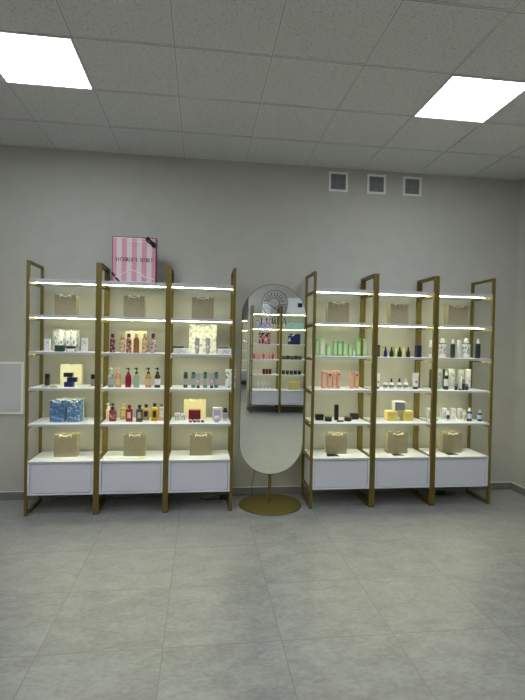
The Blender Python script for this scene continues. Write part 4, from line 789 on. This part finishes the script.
# ---------------------------------------------------------------- goods on the racks behind the camera (seen in the mirror)
def back_item(kind, name, cat, label, rx, lx_, z, w, h, d, cols, g=None, k={}, front=0.13):
    # rx: which rack, lx_: metres to the right of its centre as the mirror shows it
    t = thing(name, label, cat, (RB[rx][0] + lx_, RB[rx][1] + 0.455 - front, z), PI, g); KIND[kind](t, w, h, d, cols, k)
z1, z2, z3, z4, z5 = ZS
back_item('box', 'carton', 'box', 'white box on top of the left rack in the mirror', 0, 0.0, z1, .16, .22, .1, ['white', 'paleprint'])
back_item('box', 'carton', 'box', 'large white box with black square on the right rack in the mirror', 1, .06, z1, .44, .33, .1, ['white', 'white'])
t = C.objects[-1]
bm = B(); add_box(bm, -.07, .03, .0, .001, 0, .09)
sq = part('black_square', bm, 'black', [o for o in C.objects if o.get('label') == 'large white box with black square on the right rack in the mirror'][0]); sq.location = (-.02, -.0515, .14)
for i in range(3): back_item('box', 'carton', 'box', ['left', 'middle', 'right'][i] + ' lilac box on the left rack in the mirror', 0, -.13 + .1 * i, z2, .09, .17, .08, ['lilacprint', 'lilacprint'], 'lilac boxes on the rack in the mirror')
for i in range(4): back_item('box', 'carton', 'box', ['first', 'second', 'third', 'fourth'][i] + ' mint green box from left in the mirror', 1, -.14 + .095 * i, z2, .088, .12, .08, ['mint', 'mint'], 'mint boxes on the rack in the mirror')
back_item('box', 'picture_box', 'box', 'pink picture printed box in the mirror below the lilac boxes', 0, -.02, z3, .24, .23, .07, ['pinkpic', 'pinkpic'])
back_item('box', 'picture_box', 'box', 'navy picture printed box in the mirror below the mint boxes', 1, 0, z3, .25, .22, .07, ['navypic', 'navypic'])
O8 = ['first', 'second', 'third', 'fourth', 'fifth', 'sixth', 'seventh', 'eighth']
for i in range(8): back_item('mist', 'body_mist_bottle', 'bottle', O8[i] + ' from the left of the rosy bottles in the mirror', 0, -.23 + .065 * i, z4, .048, .14, .05, ['rosebox' if i % 3 else 'pinkd', 'rosebox'], 'rosy bottles in the mirror')
for i in range(5): back_item('box', 'carton', 'box', O8[i] + ' from the left of the low black cartons in the mirror', 1, -.21 + .085 * i, z4, .07, .07 + .012 * (i % 2), .06, ['black', 'umber' if i % 2 else 'greyd'], 'black cartons in the mirror')
for i in range(3): back_item('jar', 'jar', 'jar', ['left', 'middle', 'right'][i] + ' dark red jar in the mirror below the rosy bottles', 0, -.02 + .065 * i, z5, .055, .11, .05, ['dred', 'dred'], 'dark red jars in the mirror')
for i in range(4): back_item('gel', 'round_bottle', 'bottle', O8[i] + ' pale pink bottle left of the dark red jars in the mirror', 0, -.24 + .05 * i, z5, .04, .08, .05, ['palepink', 'white', 'pink'], 'pale pink bottles in the mirror')
for i in range(5): back_item('jar', 'jar', 'jar', O8[i] + ' from the left of the black jars in the mirror', 1, -.21 + .085 * i, z5, .07, .085, .05, ['black', 'umber'], 'black jars in the mirror')
for i in range(4): back_item('tube', 'cosmetic_tube', 'tube', O8[i] + ' lilac white tube on the white cabinet in the mirror', 0, -.14 + .08 * i, ZC, .055, .17 - .02 * (i % 2), .05, ['lilac', 'white', 'violet'], 'lilac tubes in the mirror', front=.2)
back_item('box', 'carton', 'box', 'pale gold box on the right white cabinet in the mirror', 1, .04, ZC, .22, .16, .12, ['goldbox', 'goldbox'], front=.2)

# ---------------------------------------------------------------- cables and power adapters
bm = B(); add_tube(bm, [(.02 + .235 * i / 24, -.11 + .025 * math.sin(i * .55) - .01 * math.cos(i), .0045 + (.004 if i % 6 == 3 else 0)) for i in range(25)], .0035, 8)
add_tube(bm, [(.02, -.10, .0045), (.06, -.145, .0045), (.13, -.15, .0045), (.2, -.12, .0045), (.24, -.11, .006)], .0035, 8)
a = thing('power_adapter', 'black power adapter with coiled cable under the rack left of the mirror', 'power adapter', (0, 0, 0), 0)
part('cable', bm, 'cable', a, True)
box_part('adapter_body', .205, .275, -.135, -.095, .0, .034, 'cable', a, .004)
bm = B(); pts = [(.245, -.10, .012), (.30, -.04, .006), (.38, -.02, .005), (.50, -.024, .005), (.535, -.022, .02), (.533, -.02, .12), (.555, -.02, .22), (.56, -.06, .34), (.58, -.2, .5), (.62, -.255, .62)]
fine = []
for i in range(len(pts) - 1):
    p0, p1, p2, p3 = [Vector(pts[max(0, min(len(pts) - 1, i + q))]) for q in (-1, 0, 1, 2)]
    for s in range(6):
        u = s / 6; fine.append(0.5 * ((2 * p1) + (p2 - p0) * u + (2 * p0 - 5 * p1 + 4 * p2 - p3) * u * u + (3 * p1 - p0 - 3 * p2 + p3) * u ** 3))
add_tube(bm, fine, .0028, 6); tag(part('thin_cable', bm, 'cable', None, True), 'thin dark cable running along the floor and up behind the mirror', 'cable')
a = thing('power_adapter', 'black power adapter and cable on the floor under the rightmost rack', 'power adapter', (2.50, -.12, 0))
box_part('adapter_body', -.04, .04, -.02, .02, 0, .034, 'cable', a, .004)
bm = B(); add_tube(bm, [(.04, 0, .012), (.08, .01, .005), (.13, .03, .0045), (.17, .01, .0045), (.13, -.02, .0045), (.06, -.035, .0045), (-.06, -.03, .0045), (-.12, .02, .0045)], .0035, 8); part('cable', bm, 'cable', a, True)
